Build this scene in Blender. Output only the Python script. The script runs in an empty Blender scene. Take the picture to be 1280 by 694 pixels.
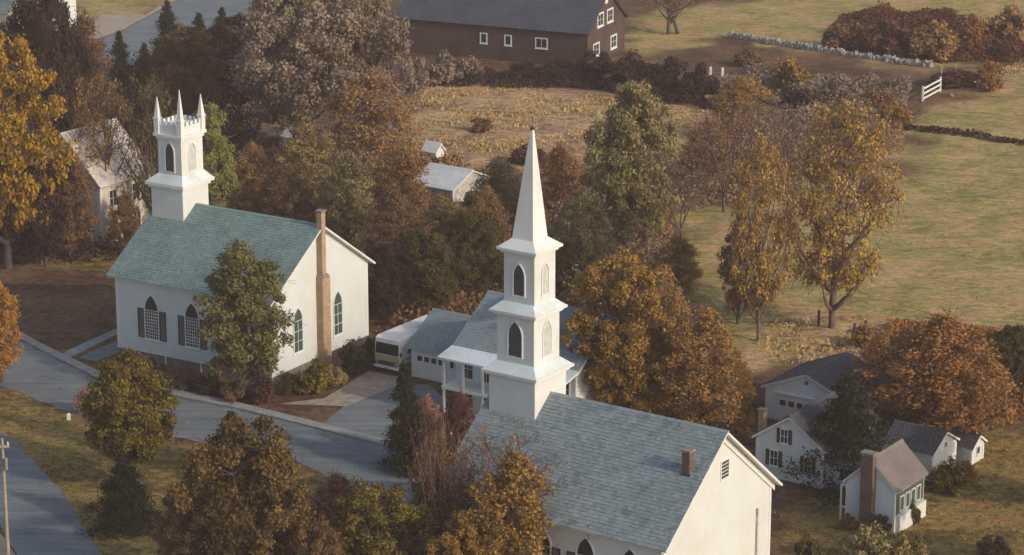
import bpy, bmesh, math, random
import numpy as np
from math import sin, cos, tan, pi, radians, hypot
R_ = random.Random(7)

# ------------------------------------------------------------------ camera, world, sun
sc = bpy.context.scene
CAMH, PITCH, FPX = 66.0, 0.282, 3500.0
cam_d = bpy.data.cameras.new('camera'); cam = bpy.data.objects.new('camera', cam_d)
sc.collection.objects.link(cam); sc.camera = cam
cam.location = (0, 0, CAMH); cam.rotation_euler = (pi/2-PITCH, 0, 0)
cam_d.sensor_width = 36; cam_d.lens = FPX/1280*36; cam_d.clip_start = 1; cam_d.clip_end = 6000
SUN_DIR = (0.80, -0.60); SUN_EL = radians(26)
w = bpy.data.worlds.new('World'); sc.world = w; w.use_nodes = True
nt = w.node_tree; bg = nt.nodes['Background']
sky = nt.nodes.new('ShaderNodeTexSky'); sky.sky_type = 'NISHITA'; sky.sun_disc = False
sky.sun_elevation = SUN_EL; sky.sun_rotation = math.atan2(SUN_DIR[0], SUN_DIR[1]); sky.air_density = 1.0; sky.dust_density = 2.2; sky.ozone_density = 1.0
nt.links.new(sky.outputs[0], bg.inputs[0]); bg.inputs[1].default_value = 0.15
sd = bpy.data.lights.new('sun', 'SUN'); sd.energy = 2.05; sd.angle = radians(0.8); sd.color = (1, 0.875, 0.70)
so = bpy.data.objects.new('sun', sd); sc.collection.objects.link(so)
from mathutils import Vector
so.rotation_euler = Vector((SUN_DIR[0]*cos(SUN_EL), SUN_DIR[1]*cos(SUN_EL), sin(SUN_EL))).to_track_quat('Z', 'Y').to_euler()
sc.view_settings.view_transform = 'Standard'; sc.view_settings.look = 'None'
sc.view_settings.exposure = 0.26; sc.view_settings.gamma = 1
sc.cycles.max_bounces = 5; sc.cycles.transparent_max_bounces = 6; sc.cycles.volume_bounces = 0

def G(px, py, z=0.0):
    """photo pixel -> point of the level ground"""
    dx = (px-640)/FPX; dy = -(py-347)/FPX
    d = (dx, cos(PITCH)+dy*sin(PITCH), -sin(PITCH)+dy*cos(PITCH))
    t = (z-CAMH)/d[2]
    return (d[0]*t, d[1]*t)
def HT(py, xy):
    """height above a ground point that is seen at row py"""
    k = -(py-347)/FPX
    return (k*xy[1]*cos(PITCH)-xy[1]*sin(PITCH))/(cos(PITCH)+k*sin(PITCH))+CAMH
def MPP(xy):
    return hypot(xy[1], CAMH)/FPX

# ------------------------------------------------------------------ materials
MATS = {}
def newmat(name):
    m = bpy.data.materials.new(name); m.use_nodes = True
    MATS[name] = m
    return m, m.node_tree, m.node_tree.nodes['Principled BSDF']
def ramp(nt, fac, cols):
    r = nt.nodes.new('ShaderNodeValToRGB')
    e = r.color_ramp.elements
    while len(e) < len(cols): e.new(0.5)
    for i, (p, c) in enumerate(cols):
        e[i].position = p; e[i].color = (*c, 1)
    nt.links.new(fac, r.inputs[0]); return r.outputs[0]
def noise(nt, vec, scale, detail=4, rough=0.55):
    n = nt.nodes.new('ShaderNodeTexNoise'); n.inputs['Scale'].default_value = scale
    n.inputs['Detail'].default_value = detail; n.inputs['Roughness'].default_value = rough
    if vec is not None: nt.links.new(vec, n.inputs['Vector'])
    return n.outputs['Fac']
def pos(nt):
    return nt.nodes.new('ShaderNodeNewGeometry').outputs['Position']
def mapped(nt, v, scale=(1, 1, 1), rot=(0, 0, 0)):
    m = nt.nodes.new('ShaderNodeMapping'); m.inputs['Scale'].default_value = scale; m.inputs['Rotation'].default_value = rot
    nt.links.new(v, m.inputs['Vector']); return m.outputs[0]
def mix(nt, fac, a, b, mode='MIX'):
    m = nt.nodes.new('ShaderNodeMix'); m.data_type = 'RGBA'; m.blend_type = mode
    for s, v in ((m.inputs[0], fac), (m.inputs[6], a), (m.inputs[7], b)):
        if isinstance(v, (int, float)): s.default_value = v
        elif isinstance(v, tuple): s.default_value = (*v, 1)
        else: nt.links.new(v, s)
    return m.outputs[2]
def bump(nt, bsdf, h, strength=0.3, dist=0.05):
    b = nt.nodes.new('ShaderNodeBump'); b.inputs['Strength'].default_value = strength; b.inputs['Distance'].default_value = dist
    nt.links.new(h, b.inputs['Height']); nt.links.new(b.outputs[0], bsdf.inputs['Normal'])

def paint(name, c, dirt=0.25, lap=0.13, rough=0.6):
    m, nt, b = newmat(name); p = pos(nt)
    n1 = noise(nt, p, 0.35, 5); n2 = noise(nt, mapped(nt, p, (4, 4, 0.9)), 1.0, 3)
    d = mix(nt, 0.28, n1, n2)
    dark = tuple(x*(1-dirt)*k for x, k in zip(c, (1, 0.97, 0.9)))
    nt.links.new(ramp(nt, d, [(0.34, dark), (0.6, c)]), b.inputs['Base Color'])
    b.inputs['Roughness'].default_value = rough
    if lap:
        wv = nt.nodes.new('ShaderNodeTexWave'); wv.wave_type = 'BANDS'; wv.bands_direction = 'Z'; wv.wave_profile = 'SAW'
        wv.inputs['Scale'].default_value = 0.314/lap*1.0
        nt.links.new(p, wv.inputs['Vector']); bump(nt, b, wv.outputs['Fac'], 0.5, 0.03)
    return m
def simple(name, c, rough=0.6, var=0.3, scale=3.0, metallic=0.0, bmp=0.0):
    m, nt, b = newmat(name); n = noise(nt, pos(nt), scale, 5)
    nt.links.new(ramp(nt, n, [(0.3, tuple(x*(1-var) for x in c)), (0.7, tuple(min(1, x*(1+var*0.6)) for x in c))]), b.inputs['Base Color'])
    b.inputs['Roughness'].default_value = rough; b.inputs['Metallic'].default_value = metallic
    if bmp: bump(nt, b, n, bmp, 0.05)
    return m
def island(name, cols, rough=0.85, blotch=0.5, bscale=0.4, stain=None):
    """shingles, bricks, stones: every piece its own tone, with weathering over the whole surface"""
    m, nt, b = newmat(name); g = nt.nodes.new('ShaderNodeNewGeometry'); r = g.outputs['Random Per Island']
    n = len(cols); c = ramp(nt, r, [(i/(n-1), k) for i, k in enumerate(cols)])
    nz = noise(nt, g.outputs['Position'], bscale, 6, 0.65)
    sh = ramp(nt, nz, [(0.32, (1-blotch,)*3), (0.62, (1.0,)*3)])
    c = mix(nt, 1.0, c, sh, 'MULTIPLY')
    if stain:
        n2 = noise(nt, g.outputs['Position'], 0.9, 4, 0.6)
        f = ramp(nt, n2, [(0.56, (0, 0, 0)), (0.66, (1, 1, 1))])
        c = mix(nt, f, c, stain)
    nt.links.new(c, b.inputs['Base Color']); b.inputs['Roughness'].default_value = rough
    bump(nt, b, noise(nt, g.outputs['Position'], 9, 4), 0.3, 0.02)
    return m

paint('white_paint', (0.66, 0.68, 0.665), 0.10)
paint('white_trim', (0.69, 0.69, 0.66), 0.12, lap=0)
paint('white_cool', (0.72, 0.77, 0.78), 0.14)
paint('ledge_metal', (0.64, 0.70, 0.71), 0.25, lap=0, rough=0.5)
paint('cream_paint', (0.70, 0.64, 0.52), 0.25)
paint('barn_wall', (0.085, 0.050, 0.045), 0.4, lap=0.25, rough=0.9)
paint('dark_wall', (0.10, 0.085, 0.075), 0.3)
island('shingle_teal', [(0.13, 0.20, 0.188), (0.17, 0.25, 0.237), (0.21, 0.29, 0.272), (0.15, 0.225, 0.213)], blotch=0.28, bscale=0.8)
island('shingle_slate', [(0.17, 0.208, 0.215), (0.225, 0.27, 0.28), (0.265, 0.31, 0.318), (0.195, 0.24, 0.247)], blotch=0.22, bscale=0.5, stain=(0.12, 0.16, 0.17))
island('shingle_greyblue', [(0.19, 0.235, 0.24), (0.24, 0.28, 0.285), (0.21, 0.26, 0.265)], blotch=0.15)
island('shingle_charcoal', [(0.05, 0.05, 0.06), (0.075, 0.07, 0.08), (0.06, 0.06, 0.068)], blotch=0.3)
island('shingle_grey', [(0.12, 0.11, 0.12), (0.15, 0.14, 0.145), (0.135, 0.125, 0.13)], blotch=0.3)
island('shingle_brown', [(0.175, 0.14, 0.13), (0.215, 0.175, 0.158), (0.19, 0.152, 0.14)], blotch=0.25)
island('shingle_barn', [(0.05, 0.06, 0.08), (0.07, 0.08, 0.10), (0.06, 0.07, 0.09)], blotch=0.3)
island('shingle_pale', [(0.56, 0.49, 0.45), (0.68, 0.59, 0.54), (0.62, 0.54, 0.50)], blotch=0.25)
island('shingle_white', [(0.66, 0.70, 0.70), (0.74, 0.76, 0.76), (0.70, 0.72, 0.72)], blotch=0.25)
island('brick_tan', [(0.42, 0.29, 0.175), (0.50, 0.35, 0.21), (0.36, 0.24, 0.15), (0.46, 0.32, 0.19)], blotch=0.2, bscale=1.2)
island('brick_red', [(0.15, 0.09, 0.07), (0.20, 0.12, 0.09), (0.13, 0.08, 0.065)], blotch=0.3, bscale=1.2)
island('field_stone', [(0.22, 0.21, 0.20), (0.38, 0.36, 0.33), (0.29, 0.27, 0.25), (0.50, 0.47, 0.43)], blotch=0.3, bscale=1.0)
simple('mortar', (0.24, 0.19, 0.15))
simple('foundation_stone', (0.16, 0.14, 0.13), 0.9, 0.4, 2.0, bmp=0.4)
simple('shutter_green', (0.018, 0.022, 0.022), 0.6, 0.2)
simple('bark', (0.085, 0.062, 0.055), 0.95, 0.4, 4.0, bmp=0.6)
simple('bark_warm', (0.15, 0.10, 0.08), 0.95, 0.4, 4.0, bmp=0.4)
simple('bark_pale', (0.30, 0.25, 0.22), 0.9, 0.4, 4.0, bmp=0.3)
simple('pole_wood', (0.34, 0.28, 0.20), 0.9, 0.3, 5.0)
simple('old_board', (0.50, 0.46, 0.40), 0.8, 0.35, 3.0)
simple('dark_metal', (0.05, 0.05, 0.055), 0.5, 0.2)
simple('chrome_grey', (0.45, 0.43, 0.40), 0.35, 0.2, 3.0, 0.6)
simple('rubber', (0.02, 0.02, 0.02), 0.8)
simple('rv_white', (0.74, 0.70, 0.66), 0.4, 0.1, 1.0)
simple('rv_tan', (0.48, 0.36, 0.22), 0.4, 0.12, 2.0)
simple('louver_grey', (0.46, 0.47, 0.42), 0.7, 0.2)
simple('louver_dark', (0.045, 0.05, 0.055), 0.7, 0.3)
m, nt_, b = newmat('window_glass'); b.inputs['Base Color'].default_value = (0.022, 0.03, 0.032, 1); b.inputs['Roughness'].default_value = 0.12
m, nt_, b = newmat('green_glass'); b.inputs['Base Color'].default_value = (0.055, 0.085, 0.075, 1); b.inputs['Roughness'].default_value = 0.25

m, nt_, b = newmat('asphalt'); p_ = pos(nt_)
a1 = noise(nt_, p_, 0.25, 6, 0.65); a2 = noise(nt_, p_, 14, 3)
c_ = ramp(nt_, a1, [(0.3, (0.12, 0.14, 0.15)), (0.52, (0.165, 0.19, 0.20)), (0.7, (0.21, 0.22, 0.22))])
c_ = mix(nt_, 1.0, c_, ramp(nt_, a2, [(0.3, (0.7,)*3), (0.7, (1.15,)*3)]), 'MULTIPLY')
a3 = noise(nt_, mapped(nt_, p_, (0.12, 1.5, 1), (0, 0, 0.56)), 1.0, 4, 0.6)
c_ = mix(nt_, 1.0, c_, ramp(nt_, a3, [(0.40, (0.78, 0.78, 0.80)), (0.56, (1.06, 1.05, 1.02))]), 'MULTIPLY')
a4 = noise(nt_, p_, 0.7, 6, 0.75)
c_ = mix(nt_, ramp(nt_, a4, [(0.60, (0, 0, 0)), (0.68, (0.45,)*3)]), c_, (0.16, 0.12, 0.08))
vo = nt_.nodes.new('ShaderNodeTexVoronoi'); vo.feature = 'DISTANCE_TO_EDGE'; vo.inputs['Scale'].default_value = 0.22
dm = nt_.nodes.new('ShaderNodeVectorMath'); dm.operation = 'ADD'; nt_.links.new(p_, dm.inputs[0])
nn = nt_.nodes.new('ShaderNodeTexNoise'); nn.inputs['Scale'].default_value = 0.8; nt_.links.new(p_, nn.inputs['Vector']); nt_.links.new(nn.outputs['Color'], dm.inputs[1])
nt_.links.new(dm.outputs[0], vo.inputs['Vector'])
c_ = mix(nt_, 1.0, c_, ramp(nt_, vo.outputs['Distance'], [(0.0, (0.82,)*3), (0.012, (1,)*3)]), 'MULTIPLY')
nt_.links.new(c_, b.inputs['Base Color']); b.inputs['Roughness'].default_value = 0.9; bump(nt_, b, a2, 0.3, 0.02)
simple('sidewalk_concrete', (0.27, 0.27, 0.25), 0.9, 0.25, 1.2, bmp=0.2)
simple('gravel_drive', (0.33, 0.27, 0.21), 0.95, 0.35, 1.6, bmp=0.5)
simple('sand_shoulder', (0.36, 0.28, 0.21), 0.95, 0.2, 0.3)

# ground: four kinds of cover weighted by a painted attribute
m, nt_, b = newmat('ground_cover'); p_ = pos(nt_)
at = nt_.nodes.new('ShaderNodeAttribute'); at.attribute_name = 'cover'
sep = nt_.nodes.new('ShaderNodeSeparateColor'); nt_.links.new(at.outputs['Color'], sep.inputs[0])
n1 = noise(nt_, p_, 0.13, 6, 0.65); n2 = noise(nt_, p_, 1.3, 5, 0.7); n3 = noise(nt_, mapped(nt_, p_, (0.5, 1.4, 1), (0, 0, 0.35)), 0.9, 5, 0.7)
nm = mix(nt_, 0.5, n1, n2)
litter = ramp(nt_, nm, [(0.36, (0.045, 0.028, 0.022)), (0.47, (0.10, 0.062, 0.04)), (0.58, (0.18, 0.115, 0.06))])
meadow = ramp(nt_, mix(nt_, 0.6, n1, n3), [(0.36, (0.17, 0.16, 0.05)), (0.45, (0.27, 0.25, 0.08)), (0.51, (0.36, 0.295, 0.115)), (0.57, (0.47, 0.31, 0.16))])
straw = ramp(nt_, mix(nt_, 0.65, n1, n3), [(0.38, (0.19, 0.105, 0.08)), (0.46, (0.32, 0.20, 0.125)), (0.54, (0.50, 0.36, 0.19))])
lawn = ramp(nt_, nm, [(0.36, (0.07, 0.042, 0.025)), (0.46, (0.14, 0.105, 0.037)), (0.53, (0.27, 0.21, 0.065)), (0.60, (0.30, 0.18, 0.08))])
c_ = mix(nt_, sep.outputs[0], litter, meadow); c_ = mix(nt_, sep.outputs[1], c_, straw); c_ = mix(nt_, sep.outputs[2], c_, lawn)
n4 = noise(nt_, mapped(nt_, p_, (0.9, 1.7, 1), (0, 0, 0.25)), 1.6, 6, 0.8); n5 = noise(nt_, p_, 0.45, 5, 0.7)
c_ = mix(nt_, 1.0, c_, ramp(nt_, n4, [(0.34, (0.62, 0.58, 0.55)), (0.5, (1.0, 1.0, 1.0)), (0.66, (1.3, 1.25, 1.15))]), 'MULTIPLY')
c_ = mix(nt_, 1.0, c_, ramp(nt_, n5, [(0.38, (0.84, 0.84, 0.76)), (0.5, (1.0, 0.97, 1.0)), (0.60, (1.16, 0.95, 0.92))]), 'MULTIPLY')
nt_.links.new(c_, b.inputs['Base Color']); b.inputs['Roughness'].default_value = 1.0; b.inputs['Specular IOR Level'].default_value = 0.1
bump(nt_, b, mix(nt_, 0.5, n2, n3), 0.8, 0.35)

def leaf(name, cols, trans=0.25):
    m = bpy.data.materials.new(name); m.use_nodes = True; MATS[name] = m
    nt = m.node_tree; nt.nodes.remove(nt.nodes['Principled BSDF']); out = nt.nodes['Material Output']
    g = nt.nodes.new('ShaderNodeNewGeometry'); oi = nt.nodes.new('ShaderNodeObjectInfo')
    ns = noise(nt, g.outputs['Position'], 0.38, 4, 0.7)
    f = nt.nodes.new('ShaderNodeMath'); f.operation = 'MULTIPLY_ADD'; f.inputs[1].default_value = 0.42
    s = nt.nodes.new('ShaderNodeMath'); s.operation = 'MULTIPLY_ADD'; s.inputs[1].default_value = 1.5; s.inputs[2].default_value = -0.46
    nt.links.new(ns, s.inputs[0])
    nt.links.new(g.outputs['Random Per Island'], f.inputs[0]); nt.links.new(s.outputs[0], f.inputs[2])
    k = len(cols); c = ramp(nt, f.outputs[0], [(i/(k-1), q) for i, q in enumerate(cols)])
    d = nt.nodes.new('ShaderNodeBsdfDiffuse'); t = nt.nodes.new('ShaderNodeBsdfTranslucent'); mx = nt.nodes.new('ShaderNodeMixShader')
    nt.links.new(c, d.inputs[0]); nt.links.new(c, t.inputs[0]); mx.inputs[0].default_value = trans
    nt.links.new(d.outputs[0], mx.inputs[1]); nt.links.new(t.outputs[0], mx.inputs[2]); nt.links.new(mx.outputs[0], out.inputs[0])
    return m
leaf('leaf_yellow', [(0.15, 0.075, 0.018), (0.3, 0.17, 0.028), (0.44, 0.27, 0.04), (0.4, 0.18, 0.045)])
leaf('leaf_orange', [(0.186, 0.091, 0.031), (0.39, 0.185, 0.045), (0.558, 0.268, 0.053), (0.632, 0.392, 0.069)])
leaf('leaf_rust', [(0.13, 0.06, 0.03), (0.26, 0.125, 0.045), (0.42, 0.2, 0.065), (0.34, 0.19, 0.06)])
leaf('leaf_brown', [(0.138, 0.078, 0.044), (0.263, 0.146, 0.065), (0.424, 0.244, 0.088), (0.325, 0.207, 0.078)])
leaf('leaf_umber', [(0.095, 0.056, 0.035), (0.177, 0.096, 0.053), (0.257, 0.148, 0.068), (0.191, 0.128, 0.055)])
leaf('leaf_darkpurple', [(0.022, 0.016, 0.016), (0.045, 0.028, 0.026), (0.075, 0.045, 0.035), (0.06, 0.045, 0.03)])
leaf('leaf_greybrown', [(0.131, 0.09, 0.076), (0.229, 0.165, 0.124), (0.334, 0.255, 0.181), (0.264, 0.206, 0.106)])
leaf('leaf_olivegold', [(0.035, 0.032, 0.013), (0.085, 0.07, 0.02), (0.24, 0.175, 0.035), (0.2, 0.155, 0.035)])
leaf('leaf_goldbrown', [(0.11, 0.062, 0.022), (0.24, 0.14, 0.038), (0.42, 0.25, 0.062), (0.32, 0.17, 0.045)])
leaf('leaf_lime', [(0.12, 0.12, 0.035), (0.22, 0.215, 0.06), (0.34, 0.31, 0.1), (0.27, 0.25, 0.08)])
leaf('leaf_tangreen', [(0.137, 0.106, 0.044), (0.255, 0.188, 0.071), (0.4, 0.29, 0.11), (0.291, 0.239, 0.078)])
leaf('leaf_green', [(0.039, 0.04, 0.016), (0.077, 0.073, 0.024), (0.132, 0.106, 0.037), (0.108, 0.079, 0.029)])
leaf('leaf_pink', [(0.186, 0.095, 0.073), (0.321, 0.167, 0.124), (0.423, 0.238, 0.16), (0.338, 0.159, 0.116)])
leaf('leaf_maroon', [(0.052, 0.023, 0.022), (0.111, 0.046, 0.036), (0.169, 0.078, 0.054), (0.13, 0.065, 0.042)])
leaf('needle_dark', [(0.015, 0.020, 0.013), (0.028, 0.034, 0.019), (0.045, 0.048, 0.025), (0.055, 0.042, 0.022)], 0.1)
leaf('leaf_bigbare', [(0.17, 0.09, 0.045), (0.34, 0.2, 0.06), (0.55, 0.37, 0.08), (0.42, 0.24, 0.06)])
leaf('leaf_foreground', [(0.04, 0.03, 0.018), (0.1, 0.065, 0.026), (0.21, 0.135, 0.045), (0.31, 0.19, 0.065)])
leaf('leaf_thicket', [(0.14, 0.09, 0.07), (0.25, 0.16, 0.105), (0.38, 0.25, 0.14), (0.30, 0.21, 0.10)])
leaf('leaf_tawny', [(0.15, 0.075, 0.03), (0.3, 0.165, 0.055), (0.44, 0.25, 0.08), (0.34, 0.2, 0.06)])
leaf('leaf_sage', [(0.06, 0.06, 0.025), (0.12, 0.115, 0.045), (0.22, 0.20, 0.075), (0.19, 0.16, 0.06)])
leaf('leaf_amber', [(0.2, 0.11, 0.045), (0.36, 0.21, 0.07), (0.54, 0.34, 0.09), (0.44, 0.27, 0.07)])
leaf('leaf_paleolive', [(0.11, 0.09, 0.045), (0.22, 0.18, 0.08), (0.36, 0.29, 0.13), (0.27, 0.23, 0.095)])
leaf('grass_straw', [(0.238, 0.154, 0.07), (0.42, 0.294, 0.126), (0.588, 0.434, 0.196), (0.308, 0.168, 0.098)], 0.3)
leaf('grass_meadow', [(0.152, 0.128, 0.045), (0.266, 0.224, 0.075), (0.418, 0.288, 0.105), (0.418, 0.208, 0.09)], 0.3)
leaf('grass_lawn', [(0.06, 0.049, 0.019), (0.128, 0.105, 0.036), (0.195, 0.154, 0.046), (0.21, 0.105, 0.039)], 0.3)

# ------------------------------------------------------------------ mesh helpers
C = sc.collection
class MB:
    def __init__(s): s.v = []; s.f = []
    def add(s, vs, fs):
        n = len(s.v); s.v += [tuple(p) for p in vs]; s.f += [tuple(i+n for i in f) for f in fs]; return s
    def box(s, x0, x1, y0, y1, z0, z1):
        x0, x1 = min(x0, x1), max(x0, x1); y0, y1 = min(y0, y1), max(y0, y1)
        return s.add([(x0, y0, z0), (x1, y0, z0), (x1, y1, z0), (x0, y1, z0), (x0, y0, z1), (x1, y0, z1), (x1, y1, z1), (x0, y1, z1)],
                     [(3, 2, 1, 0), (4, 5, 6, 7), (0, 1, 5, 4), (1, 2, 6, 5), (2, 3, 7, 6), (3, 0, 4, 7)])
    def frustum(s, cx, cy, z0, z1, a0, b0, a1, b1, dx=0, dy=0):
        return s.add([(cx-a0, cy-b0, z0), (cx+a0, cy-b0, z0), (cx+a0, cy+b0, z0), (cx-a0, cy+b0, z0),
                      (cx+dx-a1, cy+dy-b1, z1), (cx+dx+a1, cy+dy-b1, z1), (cx+dx+a1, cy+dy+b1, z1), (cx+dx-a1, cy+dy+b1, z1)],
                     [(3, 2, 1, 0), (4, 5, 6, 7), (0, 1, 5, 4), (1, 2, 6, 5), (2, 3, 7, 6), (3, 0, 4, 7)])
    def prism(s, f, poly, d0, d1):
        n = len(poly)
        return s.add([f(p, q, d0) for p, q in poly]+[f(p, q, d1) for p, q in poly],
                     [tuple(range(n))[::-1], tuple(range(n, 2*n))]+[(i, (i+1) % n, (i+1) % n+n, i+n) for i in range(n)])
    def ring(s, f, outer, inner, d0, d1):
        n = len(outer); V = [f(p, q, d0) for p, q in outer]+[f(p, q, d1) for p, q in outer]+[f(p, q, d0) for p, q in inner]+[f(p, q, d1) for p, q in inner]
        F = []
        for i in range(n):
            j = (i+1) % n
            F += [(i, j, j+n, i+n), (i+n, j+n, j+3*n, i+3*n), (i+3*n, j+3*n, j+2*n, i+2*n), (i+2*n, j+2*n, j, i)]
        return s.add(V, F)
    def tube(s, p0, p1, r0, r1, n=6):
        p0, p1 = Vector(p0), Vector(p1); d = (p1-p0).normalized()
        a = d.orthogonal().normalized(); b = d.cross(a)
        V = [p0+(a*cos(2*pi*i/n)+b*sin(2*pi*i/n))*r0 for i in range(n)]+[p1+(a*cos(2*pi*i/n)+b*sin(2*pi*i/n))*r1 for i in range(n)]
        return s.add(V, [(i, (i+1) % n, (i+1) % n+n, i+n) for i in range(n)]+[tuple(range(n))[::-1], tuple(range(n, 2*n))])
    def build(s, name, mat, parent=None, recalc=True, smooth=False, bev=0):
        me = bpy.data.meshes.new(name); me.from_pydata(s.v, [], s.f)
        if recalc or bev:
            bm = bmesh.new(); bm.from_mesh(me)
            if bev: bmesh.ops.bevel(bm, geom=bm.edges[:], offset=bev, segments=2, affect='EDGES', profile=0.5, clamp_overlap=True)
            bmesh.ops.recalc_face_normals(bm, faces=bm.faces[:]); bm.to_mesh(me); bm.free()
        return link(name, me, mat, parent, smooth)
def link(name, me, mat, parent=None, smooth=False):
    if mat and not me.materials: me.materials.append(MATS[mat])
    if smooth: me.polygons.foreach_set('use_smooth', [True]*len(me.polygons))
    o = bpy.data.objects.new(name, me); C.objects.link(o)
    if parent: o.parent = parent
    return o
def np_mesh(name, V, F):
    """V (n,3), F (m,k) arrays -> mesh, all faces with k corners"""
    V = np.asarray(V, np.float32); F = np.asarray(F, np.int32); m, k = F.shape
    me = bpy.data.meshes.new(name); me.vertices.add(len(V)); me.vertices.foreach_set('co', V.ravel())
    me.loops.add(m*k); me.loops.foreach_set('vertex_index', F.ravel())
    me.polygons.add(m); me.polygons.foreach_set('loop_start', np.arange(0, m*k, k, dtype=np.int32)); me.polygons.foreach_set('loop_total', np.full(m, k, np.int32))
    me.update(calc_edges=True); return me
def thing(name, label, cat, loc=(0, 0, 0), rz=0, group=None):
    o = bpy.data.objects.new(name, None); C.objects.link(o); o.empty_display_size = 0.5
    o.location = loc; o.rotation_euler = (0, 0, rz)
    o['label'] = label; o['category'] = cat
    if group: o['group'] = group
    return o
def tag(o, label, cat, group=None):
    o['label'] = label; o['category'] = cat
    if group: o['group'] = group
    return o
def stuff(o): o['kind'] = 'stuff'; return o
def struct(o): o['kind'] = 'structure'; return o
front = lambda y=0.0: (lambda p, q, d: (p, y-d, q))        # wall facing the street (-y)
side = lambda x=0.0: (lambda p, q, d: (x+d, p, q))         # gable end (+x)
back_side = lambda x: (lambda p, q, d: (x-d, p, q))

# ------------------------------------------------------------------ buildings
def shingles(parent, f, s0, s1, slope_len, mat, seed=0, expo=0.24, wd=0.27):
    """f(s, d, h): s along the eave, d up the slope from the eave, h off the surface"""
    rr = random.Random(seed); mb = MB(); n = int(math.ceil(slope_len/expo))
    for i in range(n):
        d0 = i*expo; d1 = min(d0+expo*1.25, slope_len); s = s0-rr.random()*wd
        while s < s1:
            a = max(s, s0); e = min(s+wd*rr.uniform(0.75, 1.25), s1)
            if e-a > 0.03:
                h = 0.022+rr.uniform(-0.006, 0.018); dd = d0+rr.uniform(-0.02, 0.02)
                g = 0.008
                mb.add([f(a+g, dd, 0.0), f(e-g, dd, 0.0), f(e-g, dd, h), f(a+g, dd, h), f(e-g, d1, 0.006), f(a+g, d1, 0.006)],
                       [(0, 1, 2, 3), (3, 2, 4, 5)])
            s = e if e > s else s+wd
    return stuff(mb.build('shingles', mat, parent, recalc=False))
def gable_block(root, L, W, he, hr, wall, roofm, o=0.4, ridge='x', z0=0.0, seed=1, base=None, thick=0.16, trim='white_trim', expo=0.24, x1=0.0, y0=0.0, corner=True, oe=None):
    """block x in [x1-L, x1], y in [y0, y0+W]"""
    oe = o if oe is None else oe
    if ridge == 'x': f = lambda s, t, z: (x1+s, y0+t, z); S0, S1, TT = -L, 0.0, W
    else: f = lambda s, t, z: (x1-t, y0+s, z); S0, S1, TT = 0.0, W, L
    k = (hr-he)/(TT/2)
    zb = z0 if base is None else base
    mb = MB(); P = [(0, zb), (TT, zb), (TT, he), (TT/2, hr), (0, he)]
    n = 5
    mb.add([f(S0, t, z) for t, z in P]+[f(S1, t, z) for t, z in P], [(0, 1, 2, 3, 4), (9, 8, 7, 6, 5)]+[(i, (i+1) % n, (i+1) % n+n, i+n) for i in range(n)])
    mb.build('wall', wall, root)
    if base is not None:
        a = f(S0+0.06, 0.06, 0); b_ = f(S1-0.06, TT-0.06, 0)
        MB().box(a[0], b_[0], a[1], b_[1], z0-0.5, zb+0.01).build('foundation', 'foundation_stone', root)
    up = 0.03; rf = MB()
    sl = hypot(TT/2+o, k*(TT/2+o)); th = math.atan(k)
    for sgn in (0, 1):
        g = (lambda t: t) if sgn == 0 else (lambda t: TT-t)
        A = [(-o, he-k*o+up), (TT/2, hr+up), (TT/2, hr+up+thick), (-o-thick*0.35, he-k*o+up+thick*0.8)]
        rf.add([f(S0-oe, g(t), z) for t, z in A]+[f(S1+oe, g(t), z) for t, z in A],
               [(0, 1, 2, 3), (7, 6, 5, 4)]+[(i, (i+1) % 4, (i+1) % 4+4, i+4) for i in range(4)])
    roof = rf.build('roof', trim, root)
    for sgn in (0, 1):
        g = (lambda t: t) if sgn == 0 else (lambda t: TT-t)
        def ff(s, d, h, g=g):
            t = -o-0.08+d*cos(th); z = he-k*o+up+thick*1.02+0.012+(d*sin(th))-0.08*k
            return f(s, g(t-h*sin(th)), z+h*cos(th))
        shingles(roof, ff, S0-oe-0.03, S1+oe+0.03, sl+0.06, roofm, seed+sgn, expo)
    rc = MB(); zc = hr+up+thick+0.06
    rc.add([f(s, TT/2+t, z) for s in (S0-oe-0.04, S1+oe+0.04) for t, z in ((-0.16, zc-0.16*k), (0, zc+0.03), (0.16, zc-0.16*k), (0, zc-0.1))],
           [(0, 1, 5, 4), (1, 2, 6, 5), (2, 3, 7, 6), (3, 0, 4, 7), (0, 3, 2, 1), (4, 5, 6, 7)])
    rc.build('ridge_cap', roofm, roof)
    if corner:
        for s in (S0, S1):
            for t in (0, TT):
                a = f(s, t, 0); e = 0.025
                sx = -1 if abs(a[0]-x1) < 0.01 else 1; sy = 1 if abs(a[1]-y0) < 0.01 else -1
                MB().box(a[0]-sx*e, a[0]+sx*0.2, a[1]-sy*e, a[1]+sy*0.2, zb-0.01, he-k*0.2-0.02).build('corner_board', trim, root)
    return roof
def rect(cx, z0, w, h): return [(cx-w/2, z0), (cx+w/2, z0), (cx+w/2, z0+h), (cx-w/2, z0+h)]
def gothic(cx, z0, w, h, n=6):
    """pointed arch outline, spring line where the two arcs start"""
    rise = w*0.95; zs = z0+h-rise; P = [(cx-w/2, z0), (cx+w/2, z0)]
    Rr = (rise*rise+w*w/4)/w
    for i in range(n+1):
        a = i/n; z = zs+rise*a; x = Rr-math.sqrt(max(0, Rr*Rr-(z-zs)**2))
        P.append((cx+w/2-x, z))
    for i in range(n-1, -1, -1):
        a = i/n; z = zs+rise*a; x = Rr-math.sqrt(max(0, Rr*Rr-(z-zs)**2))
        P.append((cx-w/2+x, z))
    return P
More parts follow.
